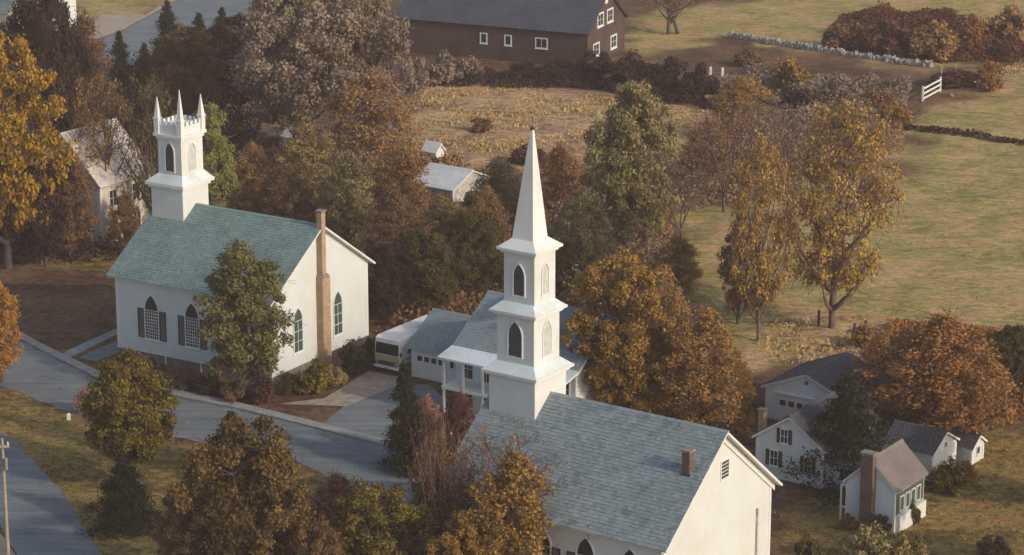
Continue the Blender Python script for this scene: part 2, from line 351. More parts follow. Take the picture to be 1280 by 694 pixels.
def window(parent, f, cx, z0, w, h, nx=2, nz=2, arch=False, shutters=False, glass='window_glass', fw=0.09, sill=True, frame='white_trim', proud=0.07, lattice_top=None, hand_shutters=(1, 1)):
    out = (gothic if arch else rect)(cx, z0-fw, w+2*fw, h+2*fw) if not arch else gothic(cx, z0-fw, w+2*fw, h+fw*2.2)
    inn = (gothic if arch else rect)(cx, z0, w, h)
    fr = MB().ring(f, out, inn, 0.0, proud).build('window', frame, parent)
    MB().prism(f, inn, 0.0, 0.02).build('pane', glass, fr)
    mu = MB(); b = 0.035
    zt = z0+h-(w*0.95 if arch else 0)
    for i in range(1, nx):
        x = cx-w/2+w*i/nx; mu.prism(f, rect(x, z0, b, zt-z0), 0.02, 0.05)
    for i in range(1, nz+(1 if arch else 0)):
        z = z0+(zt-z0)*i/nz; mu.prism(f, rect(cx, z-b/2, w, b), 0.0205, 0.052)
    if mu.v: mu.build('muntins', frame, fr)
    if sill: MB().prism(f, rect(cx, z0-fw-0.07, w+2*fw+0.12, 0.07), 0.0, proud+0.06).build('sill', frame, fr)
    if shutters:
        sw = w*0.5; top = zt if arch else z0+h
        for k, s in enumerate((-1, 1)):
            if not hand_shutters[k]: continue
            c = cx+s*(w/2+fw+0.02+sw/2); sh = MB(); hh = top-z0+0.04
            sh.ring(f, rect(c, z0-0.04, sw, hh+0.04), rect(c, z0+0.03, sw-0.14, hh-0.10), 0.0, 0.05)
            q = z0+0.05
            while q < z0+hh-0.12:
                sh.add([f(c-sw/2+.07, q, 0.012), f(c+sw/2-.07, q, 0.012), f(c+sw/2-.07, q+0.07, 0.04), f(c-sw/2+.07, q+0.07, 0.04)], [(0, 1, 2, 3)]); q += 0.08
            sh.build('shutter', 'shutter_green', fr)
    return fr
def louver(parent, f, cx, z0, w, h, mat='louver_dark', n=9, frame='white_trim'):
    fr = MB().ring(f, gothic(cx, z0-.08, w+.16, h+.18), gothic(cx, z0, w, h), 0.0, 0.07).build('belfry_window', frame, parent)
    mb = MB().prism(f, gothic(cx, z0, w, h), 0.0, 0.015); zt = z0+h-w*0.95
    rise = w*0.95; Rr = (rise*rise+w*w/4)/w
    for i in range(n):
        z = z0+h*0.97*i/n; q = z+h/n*0.8
        ww = w
        if q > zt: ww = w-2*(Rr-math.sqrt(max(0, Rr*Rr-(q-zt)**2)))
        if ww < 0.08: continue
        mb.add([f(cx-ww/2, z, 0.055), f(cx+ww/2, z, 0.055), f(cx+ww/2, q, 0.018), f(cx-ww/2, q, 0.018)], [(0, 1, 2, 3)])
    mb.build('louvers', mat, fr); return fr
def brick_stack(parent, name, x0, x1, y0, y1, z0, z1, mat='brick_tan', cap=True, seed=3):
    rr = random.Random(seed); o = MB().box(x0+.015, x1-.015, y0+.015, y1-.015, z0, z1).build(name, 'mortar', parent)
    mb = MB(); bh, bl, g = 0.085, 0.24, 0.012; n = int((z1-z0)/bh)
    for i in range(n):
        z = z0+i*bh; off = (i % 2)*bl/2
        for axis, a0, a1 in (('x', x0, x1), ('y', y0, y1)):
            s = a0-off
            while s < a1:
                a, e = max(s, a0)+g/2, min(s+bl, a1)-g/2; s += bl
                if e-a < 0.03: continue
                d = rr.uniform(0, 0.008)
                for lo, hi in (((y0, y0+.03), (y1-.03, y1)) if axis == 'x' else ((x0, x0+.03), (x1-.03, x1))):
                    sg = -d if lo in (y0, x0) else d
                    if axis == 'x': mb.box(a, e, lo+min(sg, 0), hi+max(sg, 0), z+g/2, z+bh-g/2)
                    else: mb.box(lo+min(sg, 0)-.001, hi+max(sg, 0)+.001, a, e, z+g/2, z+bh-g/2)
    stuff(mb.build('bricks', mat, o, recalc=False))
    if cap: MB().box(x0-.07, x1+.07, y0-.07, y1+.07, z1, z1+.13).build('chimney_cap', 'mortar', o)
    return o

# ---- the left church, with the battlemented belfry
W1, L1 = 12.7, 14.7; RZ1 = -0.553
ch1 = thing('church', 'white clapboard church with battlemented belfry, three spiky pinnacles and teal shingle roof', 'church', (-17.93, 198.68, 0), RZ1)
gable_block(ch1, L1, W1, 6.62, 10.85, 'white_paint', 'shingle_teal', o=0.45, base=0.62, seed=11, expo=0.26)
MB().box(-L1-.02, .05, -.05, 0.02, 6.05, 6.3).build('frieze_board', 'white_trim', ch1)
for i, a in enumerate((11.25, 7.35, 3.4)):
    window(ch1, front(), -a, 1.85, 1.25, 3.45, 6, 9, arch=True, shutters=True)
for b_ in (3.4, 8.6):
    window(ch1, side(), b_, 1.8, 1.05, 3.4, 2, 3, arch=True, glass='green_glass')
for q in (10.0, 6.6, 4.8): MB().box(-q-.05, -q+.05, -.09, -.03, -.0, .7).build('downpipe', 'white_trim', ch1)
brick_stack(ch1, 'chimney', .02, .62, 5.85, 6.85, -.3, 7.0, cap=False)
brick_stack(ch1, 'chimney_shaft', .06, .52, 6.0, 6.5, 7.0, 12.1, seed=5)
MB().add([(.02, 5.85, 7.0), (.62, 5.85, 7.0), (.62, 6.85, 7.0), (.02, 6.85, 7.0), (.06, 5.95, 7.25), (.56, 5.95, 7.25), (.56, 6.6, 7.25), (.06, 6.6, 7.25)],
         [(0, 1, 5, 4), (1, 2, 6, 5), (2, 3, 7, 6), (3, 0, 4, 7), (4, 5, 6, 7)]).build('chimney_shoulder', 'mortar', ch1)
tx, ty, hx, hy = -13.2, W1/2, 1.53, 1.6
MB().box(tx-hx, tx+hx, ty-hy, ty+hy, 6.5, 12.62).build('tower', 'white_paint', ch1)
MB().box(tx-hx-.3, tx+hx+.36, ty-hy-.38, ty+hy+.38, 12.62, 12.86).build('tower_ledge', 'white_trim', ch1)
MB().box(tx-hx-.16, tx+hx+.16, ty-hy-.16, ty+hy+.16, 12.38, 12.62).build('ledge_moulding', 'white_trim', ch1)
MB().frustum(tx, ty, 12.86, 13.5, hx+.28, hy+.34, 1.16, 1.36, dx=.19).build('tower_skirt', 'ledge_metal', ch1)
bx, by = 1.13, 1.33; tx0 = tx; tx = tx+.19
MB().box(tx-bx, tx+bx, ty-by, ty+by, 13.3, 16.45).build('belfry', 'white_paint', ch1)
MB().box(tx-bx-.25, tx+bx+.25, ty-by-.25, ty+by+.25, 16.45, 16.66).build('cornice', 'white_trim', ch1)
MB().box(tx-bx-.1, tx+bx+.1, ty-by-.1, ty+by+.1, 16.2, 16.45).build('cornice_moulding', 'white_trim', ch1)
MB().box(tx-bx-.03, tx+bx+.03, ty-by-.03, ty+by+.03, 16.66, 17.3).build('parapet', 'white_paint', ch1)
mer = MB()
for i in range(5):
    q = -1.06+i*0.53; qx = q*.84
    for s in (-1, 1):
        mer.box(tx+qx-.12, tx+qx+.12, ty+s*(by-.02)-.07, ty+s*(by-.02)+.07, 17.295, 17.62)
        mer.box(tx+s*(bx-.02)-.07, tx+s*(bx-.02)+.07, ty+q-.14, ty+q+.14, 17.296, 17.621)
mer.build('merlons', 'white_trim', ch1)
for sx in (-1, 1):
    for sy in (-1, 1):
        if (sx, sy) == (-1, 1): continue      # the far corner has lost its spike
        px, py = tx+sx*(bx-.03), ty+sy*(by-.03); pt = 20.3 if (sx, sy) == (1, -1) else 19.5
        pn = MB().box(px-.22, px+.22, py-.22, py+.22, 16.662, 17.85).build('pinnacle', 'white_trim', ch1)
        MB().frustum(px, py, 17.85, pt, .21, .21, .02, .02).build('pinnacle_spike', 'white_trim', pn)
        MB().box(px-.27, px+.27, py-.27, py+.27, 17.78, 17.88).build('pinnacle_collar', 'white_trim', pn)
louver(ch1, front(ty-by), tx, 13.75, .82, 2.25)
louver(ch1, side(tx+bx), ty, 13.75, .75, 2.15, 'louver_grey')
louver(ch1, back_side(tx-bx), ty, 13.75, .75, 2.15)
MB().prism(back_side(-L1), rect(W1/2, .62, 2.0, 3.2), 0, .06).build('door', 'shutter_green', ch1)
MB().box(-L1-1.6, -L1, W1/2-1.6, W1/2+1.6, -.2, .58).build('door_step', 'sidewalk_concrete', ch1)

# ---- the near church, with the tall spire
W2, L2 = 12.4, 15.6; RZ2 = -0.61
ch2 = thing('church', 'white church in the foreground with tall pointed spire over three stages, slate roof', 'church', (8.72, 150.5, 0), RZ2)
gable_block(ch2, L2, W2, 6.5, 11.4, 'white_paint', 'shingle_slate', o=0.5, base=0.6, seed=21, expo=0.25)
MB().box(-L2-.02, .05, -.05, 0.02, 5.85, 6.15).build('frieze_board', 'white_trim', ch2)
k2 = 4.9/6.2
for s in (0, 1):   # deep raking cornice of the near gable
    P = [(W2/2 if 0 else -.3, 6.5-.3*k2-.02), (W2/2, 11.4-.02), (W2/2, 11.4-.42), (-.3, 6.5-.3*k2-.42)]
    if s: P = [(W2-p, q) for p, q in P]
    MB().prism(side(), P, 0.003, 0.09+s*.004).build('rake_board', 'white_trim', ch2)
for a in (2.25, 5.35, 8.45, 11.55): window(ch2, front(), -a, 2.2, 1.2, 3.4, 2, 4, arch=True, shutters=True)
vt = MB().ring(side(), rect(6.75, 8.35, 1.0, 1.25), rect(6.75, 8.43, .84, 1.09), 0, .05).build('gable_vent', 'white_trim', ch2)
for i in range(5):
    MB().prism(side(), rect(6.75, 8.46+i*.22, .84, .15), 0.0, .025).build('slat', 'louver_dark', vt)
MB().box(.02, .14, 10.6, 10.72, 0, 5.3).build('downpipe', 'old_board', ch2)
brick_stack(ch2, 'chimney', -.95, -.45, 3.45, 3.95, 8.6, 10.85, mat='brick_red', seed=9)
MB().box(-1.02, -.38, 3.38, 4.02, 8.9, 9.52).build('chimney_flashing', 'dark_metal', ch2)
sx_, sy_ = -13.8, W2/2
t2 = MB().box(sx_-1.7, sx_+1.7, sy_-1.7, sy_+1.7, 6.4, 12.95).build('tower', 'white_paint', ch2)
def stage(parent, x, y, z, h0, out, name):
    MB().box(x-h0-out, x+h0+out, y-h0-out, y+h0+out, z-.12, z+.04).build(name, 'white_trim', parent)
    MB().box(x-h0-out*.45, x+h0+out*.45, y-h0-out*.45, y+h0+out*.45, z-.3, z-.12).build('moulding', 'white_trim', parent)
stage(ch2, sx_, sy_, 12.95, 1.7, .36, 'tower_ledge')
MB().frustum(sx_, sy_, 12.99, 13.5, 2.0, 2.0, 1.42, 1.42).build('tower_skirt', 'ledge_metal', ch2)
x2, y2 = sx_, sy_+.05
MB().box(x2-1.37, x2+1.37, y2-1.37, y2+1.37, 13.3, 16.72).build('lower_belfry', 'white_paint', ch2)
stage(ch2, x2, y2, 16.75, 1.37, .36, 'belfry_ledge')
MB().frustum(x2, y2, 16.79, 17.25, 1.68, 1.68, 1.16, 1.16).build('belfry_skirt', 'ledge_metal', ch2)
x3, y3 = sx_+.04, sy_+.14
MB().box(x3-1.12, x3+1.12, y3-1.12, y3+1.12, 17.0, 20.62).build('upper_belfry', 'white_paint', ch2)
stage(ch2, x3, y3, 20.62, 1.12, .34, 'spire_ledge')
MB().frustum(x3, y3, 20.66, 21.15, 1.42, 1.42, .8, .8).build('spire_skirt', 'white_trim', ch2)
MB().frustum(x3, y3, 21.1, 27.85, .78, .78, .07, .07, dx=.1, dy=.12).build('spire', 'white_trim', ch2)
sp = MB().box(x3+.0, x3+.2, y3+.02, y3+.22, 27.82, 27.98); sp.tube((x3+.1, y3+.12, 27.9), (x3+.1, y3+.12, 28.6), .025, .012)
sp.build('finial', 'dark_metal', ch2)
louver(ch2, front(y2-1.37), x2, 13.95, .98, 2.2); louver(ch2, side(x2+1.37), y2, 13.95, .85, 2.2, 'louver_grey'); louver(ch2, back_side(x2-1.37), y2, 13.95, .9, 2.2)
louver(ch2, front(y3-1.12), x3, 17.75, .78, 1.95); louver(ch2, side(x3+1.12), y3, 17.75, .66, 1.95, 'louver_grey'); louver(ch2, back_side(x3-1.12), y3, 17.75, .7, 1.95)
MB().prism(back_side(-L2), rect(W2/2, .6, 2.0, 3.2), 0, .06).build('door', 'shutter_green', ch2)

# ---- parsonage behind the spire: two-storey house with white porch and garage wing
LA = 10.3
hA = thing('house', 'two-storey house with grey-blue roof and white two-level porch behind the spire', 'house', (-4.02, 193.07, 0), -0.60)
gable_block(hA, LA, 9.0, 4.75, 7.7, 'white_cool', 'shingle_greyblue', o=0.3, seed=31, x1=LA)
pr = MB().add([(-.35, -1.9, 4.55), (10.65, -1.9, 4.55), (10.65, .0, 4.95), (-.35, .0, 4.95), (-.35, -1.9, 4.4), (10.65, -1.9, 4.4), (10.65, 0, 4.8), (-.35, 0, 4.8)],
              [(0, 1, 2, 3), (7, 6, 5, 4), (0, 4, 5, 1), (1, 5, 6, 2), (2, 6, 7, 3), (3, 7, 4, 0)]).build('porch_roof', 'ledge_metal', hA)
MB().box(-.1, 10.4, -1.75, -.003, 2.15, 2.38).build('porch_deck', 'white_trim', hA)
MB().box(-.1, 10.4, -1.75, -.003, 0, .18).build('porch_floor', 'old_board', hA)
for i in range(7):
    x = .05+i*1.70; MB().box(x-.08, x+.08, -1.72, -1.56, .18, 2.15).build('porch_post', 'white_trim', hA)
    MB().box(x-.08, x+.08, -1.72, -1.56, 2.38, 4.42).build('porch_post', 'white_trim', hA)
for i in range(6):
    for z in (.45, 2.65): window(hA, front(), 1.0+i*1.66, z, .95, 1.45, 2, 2, fw=.07)
brick_stack(hA, 'chimney', 8.6, 9.3, 3.9, 4.6, 6.8, 8.9, mat='brick_red', seed=12)
gA = thing('garage', 'white attached garage with grey-blue roof beside the parked motorhome', 'garage', (-7.55, 201.09, 0), -0.60)
gable_block(gA, 4.1, 6.4, 2.35, 4.25, 'white_cool', 'shingle_greyblue', o=0.3, seed=33, x1=4.1)
gd = MB().prism(front(), rect(1.75, 0, 2.9, 2.05), 0.0, 0.04).build('garage_door', 'white_trim', gA)
for i in range(4): MB().prism(front(), rect(.77+i*.65, 1.35, .45, .4), .04, .052).build('pane', 'window_glass', gd)
window(gA, front(), 3.75, 1.3, .35, .5, 1, 1, fw=.05)
MB().box(3.4, 4.1, 4.0, 4.7, 3.2, 4.55).build('chimney', 'white_trim', gA, bev=.12)
MB().box(3.3, 4.2, 3.9, 4.8, 4.52, 4.66).build('chimney_cap', 'white_trim', gA)

# ---- motorhome
rv = thing('motorhome', 'white and tan motorhome parked nose out beside the garage', 'motorhome', (-10.34, 202.46, 0), -0.60)
def hull(P, x0, x1): # profile in (y, z)
    n = len(P); return MB().add([(x0, y, z) for y, z in P]+[(x1, y, z) for y, z in P], [tuple(range(n))[::-1], tuple(range(n, 2*n))]+[(i, (i+1) % n, (i+1) % n+n, i+n) for i in range(n)])
hull([(0.0, .45), (6.6, .45), (6.7, 1.0), (6.65, 2.6), (6.5, 2.8), (.3, 2.8), (.0, 2.66), (-.02, 2.45), (-.04, 2.4), (-.1, 1.42)], 0, 2.3).build('body', 'rv_white', rv, bev=.05)
MB().add([(.1, -.06, 2.36), (2.2, -.06, 2.36), (2.2, -.13, 1.5), (.1, -.13, 1.5), (.1, .04, 2.36), (2.2, .04, 2.36), (2.2, -.03, 1.5), (.1, -.03, 1.5)], [(0, 1, 2, 3), (0, 4, 5, 1), (1, 5, 6, 2), (2, 6, 7, 3), (3, 7, 4, 0)]).build('windscreen', 'window_glass', rv)
MB().box(.04, 2.26, -.17, .3, .97, 1.45).build('front_panel', 'rv_tan', rv, bev=.03)
MB().box(.25, 2.05, -.19, .1, .68, .93).build('grille', 'dark_metal', rv)
for x in (.32, 1.98): MB().tube((x, -.24, .82), (x, .0, .82), .12, .12, 10).build('headlight', 'chrome_grey', rv)
MB().box(-.02, 2.32, -.3, -.12, .42, .6).build('bumper', 'rv_white', rv, bev=.03)
MB().box(1.0, 1.35, -.31, -.3, .44, .58).build('number_plate', 'rv_tan', rv)
for x in (.13, 2.17):
    for y in (1.1, 5.2):
        wl = MB().tube((x-.13, y, .42), (x+.13, y, .42), .42, .42, 14).build('wheel', 'rubber', rv)
        MB().tube((x-.14, y, .42), (x+.14, y, .42), .2, .2, 10).build('hubcap', 'chrome_grey', wl)
for y, l in ((1.0, .7), (2.6, 1.1), (4.6, 1.1)):
    for x in (-.012, 2.292): MB().box(x, x+.02, y, y+l, 1.5, 2.05).build('side_window', 'window_glass', rv)
MB().box(-.013, 2.313, .6, 6.5, 1.02, 1.2).build('side_stripe', 'rv_tan', rv)
MB().box(.8, 1.5, 3.2, 4.0, 2.8, 2.98).build('roof_vent', 'rv_white', rv, bev=.03)
for x in (-.22, 2.36): MB().box(x, x+.12, -.1, .0, 1.5, 1.8).build('mirror', 'dark_metal', rv)

# ---- garage, farmhouse and cottage on the right
gB = thing('garage', 'pale blue-white gabled garage with charcoal roof behind the small farmhouse', 'garage', (18.3, 191.53, 0), -0.60)
gable_block(gB, 6.6, 5.9, 2.35, 3.75, 'white_cool', 'shingle_charcoal', o=0.25, ridge='y', seed=41, x1=6.6)
gd = MB().prism(front(), rect(2.45, 0, 3.0, 1.95), 0.0, 0.04).build('garage_door', 'white_trim', gB)
for i in range(4): MB().prism(front(), rect(1.42+i*.69, 1.2, .48, .4), .04, .052).build('pane', 'window_glass', gd)
MB().box(.8, 4.1, -.14, 0, 2.05, 2.15).build('door_hood', 'white_trim', gB)
MB().prism(front(), rect(3.3, 3.1, .25, .22), 0, .05).build('gable_vent', 'louver_dark', gB)
hB = thing('house', 'white farmhouse gable with dark shutters beside the dark evergreen', 'house', (16.6, 179.6, 0), -0.60)
gable_block(hB, 5.1, 7.6, 2.75, 4.5, 'white_paint', 'shingle_charcoal', o=0.22, ridge='y', seed=51, x1=5.1)
window(hB, front(), 2.15, 3.05-.35, .5, .95, 2, 2, shutters=True, fw=.05)
window(hB, front(), 1.4, .95, .55, 1.05, 2, 2, shutters=True, fw=.05)
window(hB, front(), 4.0, .95, .5, 1.05, 2, 2, shutters=True, fw=.05)
ell = MB().box(5.1+.02, 7.9, .3, 3.6, 0, 2.0).build('ell_wall', 'white_paint', hB)
MB().add([(5.1, .0, 2.02), (8.1, .0, 2.02), (8.1, 3.8, 2.9), (5.1, 3.8, 2.9), (5.1, .0, 1.9), (8.1, 0, 1.9), (8.1, 3.8, 2.78), (5.1, 3.8, 2.78)], [(0, 1, 2, 3), (7, 6, 5, 4), (0, 4, 5, 1), (1, 5, 6, 2), (2, 6, 7, 3), (3, 7, 4, 0)]).build('ell_roof', 'shingle_charcoal', hB)
window(hB, front(.3), 6.6, .8, .7, .9, 2, 2, fw=.05)
brick_stack(hB, 'chimney', -.75, -.3, 1.5, 1.95, 0, 4.0, mat='brick_tan', seed=18)
hC = thing('cottage', 'small white cottage with brown roof and brick end chimney', 'cottage', (24.59, 168.71, 0), -0.60)
gable_block(hC, 3.5, 4.1, 2.85, 4.55, 'white_cool', 'shingle_brown', o=0.18, ridge='y', seed=61)
brick_stack(hC, 'chimney', -2.25, -1.4, -.55, -.003, 0, 5.1, mat='brick_red', seed=23)
MB().box(0.002, .06, .12, 4.0, 1.15, 2.62).build('dark_panel', 'dark_wall', hC)
for i in range(4): window(hC, side(.06), .85+i*.78, 1.3, .5, .95, 1, 1, fw=.06, sill=False, glass='green_glass')
MB().box(0.002, .35, .12, 3.9, 0, 1.12).build('porch_base', 'white_trim', hC)
dk = MB()
for x in (-3.95, -3.55): dk.box(x-.05, x+.05, .1, .2, 0, 2.4)
dk.box(-4.0, -3.5, .08, .22, 2.4, 2.5); dk.box(-4.0, -3.5, .1, .2, .9, .98); dk.build('side_trellis', 'white_trim', hC)
def small_shed(label, px, py, L, W, he, hr, wall, roofm, seed, ridge='x', rz=-.6, o=.18, cat='shed', win=None):
    x, y = G(px, py); r = thing('shed', label, cat, (x, y, 0), rz)
    gable_block(r, L, W, he, hr, wall, roofm, o=o, ridge=ridge, seed=seed)
    return r
sD = small_shed('white gabled shed with dark roof just behind the brown-roofed cottage', 1164, 602, 3.6, 3.7, 1.9, 2.9, 'white_paint', 'shingle_charcoal', 71)
window(sD, side(), 1.95, 1.9, .3, .35, 1, 1, fw=.04)
sE = small_shed('tiny white shed at the foot of the orange tree, rightmost building', 1214, 582, 2.2, 1.9, 1.2, 1.8, 'white_paint', 'shingle_charcoal', 73)
window(sE, side(), .95, .6, .4, .5, 1, 1, fw=.04)

# ---- barn at the top
bn = thing('barn', 'long dark brown barn with blue-grey roof and small white-framed windows', 'barn', (8.59, 313.83, 0), -0.42)
gable_block(bn, 24, 11.3, 4.05, 7.9, 'barn_wall', 'shingle_barn', o=0.35, seed=81, trim='barn_wall', expo=.4)
for px_, w_ in ((13.0, .65), (9.9, .65), (5.7, 1.3)):
    window(bn, front(), -px_, 1.9, w_, 1.0, 2 if w_ > 1 else 1, 1, fw=.14, frame='white_paint')
for c_, z_ in ((2.6, 1.0), (7.9, 1.0), (3.8, 4.3), (6.7, 4.3)): window(bn, side(), c_, z_, 1.5, 1.25, 2, 2, fw=.2, frame='white_paint')
MB().prism(side(), rect(5.6, 6.5, .8, .9), 0, .05).build('loft_door', 'white_trim', bn)

# ---- houses half hidden in the trees at the left
hF = thing('house', 'big pale-roofed house half hidden by trees left of the battlemented belfry', 'house', (-36.01, 237.16, 0), -0.60)
gable_block(hF, 8.3, 6.6, 5.7, 9.6, 'cream_paint', 'shingle_pale', o=0.3, seed=91, ridge='y')
hF2 = hF
for b_ in (1.6, 4.6):
    for z in (.9, 3.5): window(hF, side(), b_, z, .9, 1.4, 2, 2, fw=.09)
for a in (1.8, 5.8): window(hF, front(), -a, 1.0, .9, 1.4, 2, 2, fw=.09)
hH = thing('house', 'white house glimpsed through dark branches in the top left corner', 'house', (*G(58, 42), 0), -0.5)
gable_block(hH, 7, 6, 4.5, 6.8, 'white_paint', 'shingle_grey', o=0.3, seed=95, expo=.4)
window(hH, front(), -2, 1.2, .9, 1.3, 2, 2); window(hH, front(), -5, 1.2, .9, 1.3, 2, 2)
sT = small_shed('teal metal-roofed shed at the extreme top left edge', 12, 40, 5, 5, 2.3, 4.2, 'cream_paint', 'shingle_teal', 97, rz=-.5)
sG = small_shed('small open shed with whitish roof in the brown field left of the spire', 566, 264, 4.6, 6.0, 1.9, 3.1, 'old_board', 'shingle_white', 99, ridge='x')
MB().prism(side(), rect(2.5, .05, 1.0, 1.3), 0, .03).build('doorway', 'louver_dark', sG)
sG2 = small_shed('little white-roofed hut behind the whitish open shed', 545, 198, 1.5, 1.3, .6, 1.2, 'white_paint', 'shingle_white', 101)
sG4 = small_shed('small white hut under the brown trees behind the left church', 366, 192, 1.2, 1.6, 1.6, 2.2, 'white_paint', 'shingle_white', 105)
bp = thing('board_pile', 'pale weathered boards lying in front of the whitish open shed', 'boards', (*G(572, 268), 0), .5)
for i in range(6):
    MB().box(-1.6, 1.6, -.5+i*.18, -.35+i*.18, .02+.06*(i % 3), .08+.06*(i % 3)).build('board', 'old_board', bp)

# ------------------------------------------------------------------ ground, roads
def P2(pts): return [G(*p) for p in pts]
def inpoly(X, Y, poly):
    ins = np.zeros(X.shape, bool); n = len(poly)
    for i in range(n):
        x0, y0 = poly[i]; x1, y1 = poly[(i+1) % n]
        if y0 == y1: continue
        c = ((y0 > Y) != (y1 > Y)) & (X < (x1-x0)*(Y-y0)/(y1-y0)+x0)
        ins ^= c
    return ins
def dist_poly(X, Y, poly):
    D = np.full(X.shape, 1e9)
    n = len(poly)
    for i in range(n):
        x0, y0 = poly[i]; x1, y1 = poly[(i+1) % n]; dx, dy = x1-x0, y1-y0; l = dx*dx+dy*dy+1e-9
        t = np.clip(((X-x0)*dx+(Y-y0)*dy)/l, 0, 1); D = np.minimum(D, np.hypot(X-x0-t*dx, Y-y0-t*dy))
    return np.where(inpoly(X, Y, poly), D, -D)
_rs = np.random.RandomState(3); _ph = _rs.rand(60)*6.28; _an = _rs.rand(60)*6.28
def nz2(X, Y, sc_, k0=0, n=8):
    v = 0
    for i in range(n):
        f_ = sc_*(1.0+0.45*i); a = _an[k0+i]
        v = v+np.sin((X*cos(a)+Y*sin(a))*f_+_ph[k0+i]+1.7*np.sin((X*sin(a)-Y*cos(a))*f_*.6+_ph[k0+i]*2))/(1+.35*i)
    return v/3.0
def axis(lo, hi, st, far):
    return np.concatenate([np.linspace(-far, lo-6, 14), np.arange(lo, hi, st), np.linspace(hi+6, far, 14)])
gx = axis(-95, 120, 1.1, 2200); gy = np.concatenate([np.linspace(-600, 110, 10), np.arange(118, 400, 1.1), np.geomspace(405, 4500, 16)])
XX, YY = np.meshgrid(gx, gy); 
meadow_p = [P2([(890, 440), (835, 350), (850, 262), (1120, 205), (1125, 160), (1290, 70), (1700, 40), (1700, 420), (1290, 450), (1200, 430), (1060, 455)]),
            P2([(770, 75), (785, 20), (1000, -10), (1290, -30), (1700, -60), (1700, 60), (1290, 75), (1165, 86), (915, 50)]),
            P2([(70, 19), (90, -30), (260, -40), (200, 14), (150, 22)]), P2([(200, 60), (260, -20), (520, -40), (420, 40)])]
straw_p = [P2([(505, 205), (520, 106), (600, 100), (900, 140), (960, 160), (880, 200), (720, 225), (560, 215)]), P2([(960, 400), (1080, 395), (1260, 420), (1290, 480), (1040, 460), (930, 450)]), P2([(1185, 118), (1290, 70), (1400, 40), (1400, 60), (1290, 88), (1200, 124)]), P2([(240, 175), (300, 120), (350, 140), (300, 200)])]
lawn_p = [P2([(-60, 478), (90, 515), (234, 549), (365, 575), (440, 612), (500, 760), (140, 780), (75, 610), (-60, 520)]), P2([(1100, 600), (1180, 580), (1290, 520), (1700, 500), (1700, 800), (1000, 800), (960, 640)]), P2([(640, 480), (760, 440), (930, 560), (960, 590), (900, 640)]),
          P2([(280, 130), (330, 190), (280, 240), (235, 150)]), P2([(40, 330), (140, 340), (130, 300), (30, 300)])]
def weight(polys, soft, k0):
    w_ = np.zeros(XX.shape)
    for p in polys: w_ = np.maximum(w_, np.clip((dist_poly(XX, YY, p)+nz2(XX, YY, .35, k0)*soft*1.2)/soft+.5, 0, 1))
    return w_
wm, ws, wl = weight(meadow_p, 4, 0), weight(straw_p, 4, 10), weight(lawn_p, 1.5, 20)
far = (np.abs(XX) > 110) | (YY > 395); wm = np.where(far, .8, wm)
street_p = P2([(-200, 362), (27, 427), (125, 477), (220, 497), (303, 514), (392, 536), (475, 557), (560, 580), (660, 608), (660, 720), (540, 655), (440, 611), (365, 574), (234, 549), (100, 520), (0, 482), (-200, 425)])
street_keep = dist_poly(XX, YY, street_p)
bumpy = np.clip(np.maximum(wm, np.maximum(ws, .35*(1-wl))), 0, 1)
ZZ = (0.12*nz2(XX, YY, .9, 30)+.16*nz2(XX, YY, .35, 40)+.08*nz2(XX*.4+YY*.2, YY*1.3-XX*.3, 1.6, 50))*bumpy - .02
hard = [street_p]
ZZ = np.where(far, -.3, ZZ)
road2_p = P2([(-200, 440), (0, 541), (22, 553), (75, 610), (132, 705), (165, 780), (60, 800), (26, 705), (0, 655), (-90, 560), (-200, 500)])
park_p = P2([(398, 534), (432, 506), (489, 482), (535, 480), (560, 500), (520, 560), (475, 551)])
drive_p = P2([(405, 498), (461, 464), (500, 471), (496, 482), (432, 508), (350, 505)])
path_p = P2([(76, 446), (84, 439), (146, 411), (150, 417), (90, 446), (86, 452)])
apron_p = P2([(98, 447), (150, 424), (150, 440), (120, 452)])
walk_p = P2([(-200, 350), (27, 417), (60, 435), (125, 466), (220, 488), (303, 506), (392, 528), (475, 549), (560, 571), (660, 597), (660, 605), (560, 579), (475, 556), (392, 535), (303, 513), (220, 496), (125, 475), (60, 443), (27, 425), (-200, 358)])
toproad_p = P2([(60, 105), (115, 52), (150, 40), (200, 13), (270, -25), (380, -60), (420, -60), (360, 0), (260, 40), (150, 92), (100, 130)])
sand_p = P2([(105, 58), (112, 28), (128, 18), (182, 19), (240, -20), (270, -26), (200, 12), (150, 39), (115, 51)])
for p in (street_p, road2_p, park_p, drive_p, path_p, apron_p, walk_p, toproad_p, sand_p):
    d = dist_poly(XX, YY, p); ZZ = np.where(d > -1.8, -.02, ZZ)
for o_, L_, W_, rz_ in ((ch1, 14.7, 12.7, RZ1), (ch2, 15.6, 12.4, RZ2)):
    c, s = cos(rz_), sin(rz_); lx = (XX-o_.location.x)*c+(YY-o_.location.y)*s; ly = -(XX-o_.location.x)*s+(YY-o_.location.y)*c
    ZZ = np.where((lx > -L_-1) & (lx < 2) & (ly > -2) & (ly < W_+1), -.02, ZZ)
V = np.stack([XX, YY, ZZ], -1).reshape(-1, 3); ny, nx_ = XX.shape
I = np.arange(ny*nx_).reshape(ny, nx_); F = np.stack([I[:-1, :-1], I[:-1, 1:], I[1:, 1:], I[1:, :-1]], -1).reshape(-1, 4)
me = np_mesh('ground', V, F); ca = me.color_attributes.new('cover', 'FLOAT_COLOR', 'POINT')
ca.data.foreach_set('color', np.stack([wm.ravel(), ws.ravel(), wl.ravel(), np.ones(wm.size)], -1).astype(np.float32).ravel())
struct(link('ground', me, 'ground_cover', smooth=True))
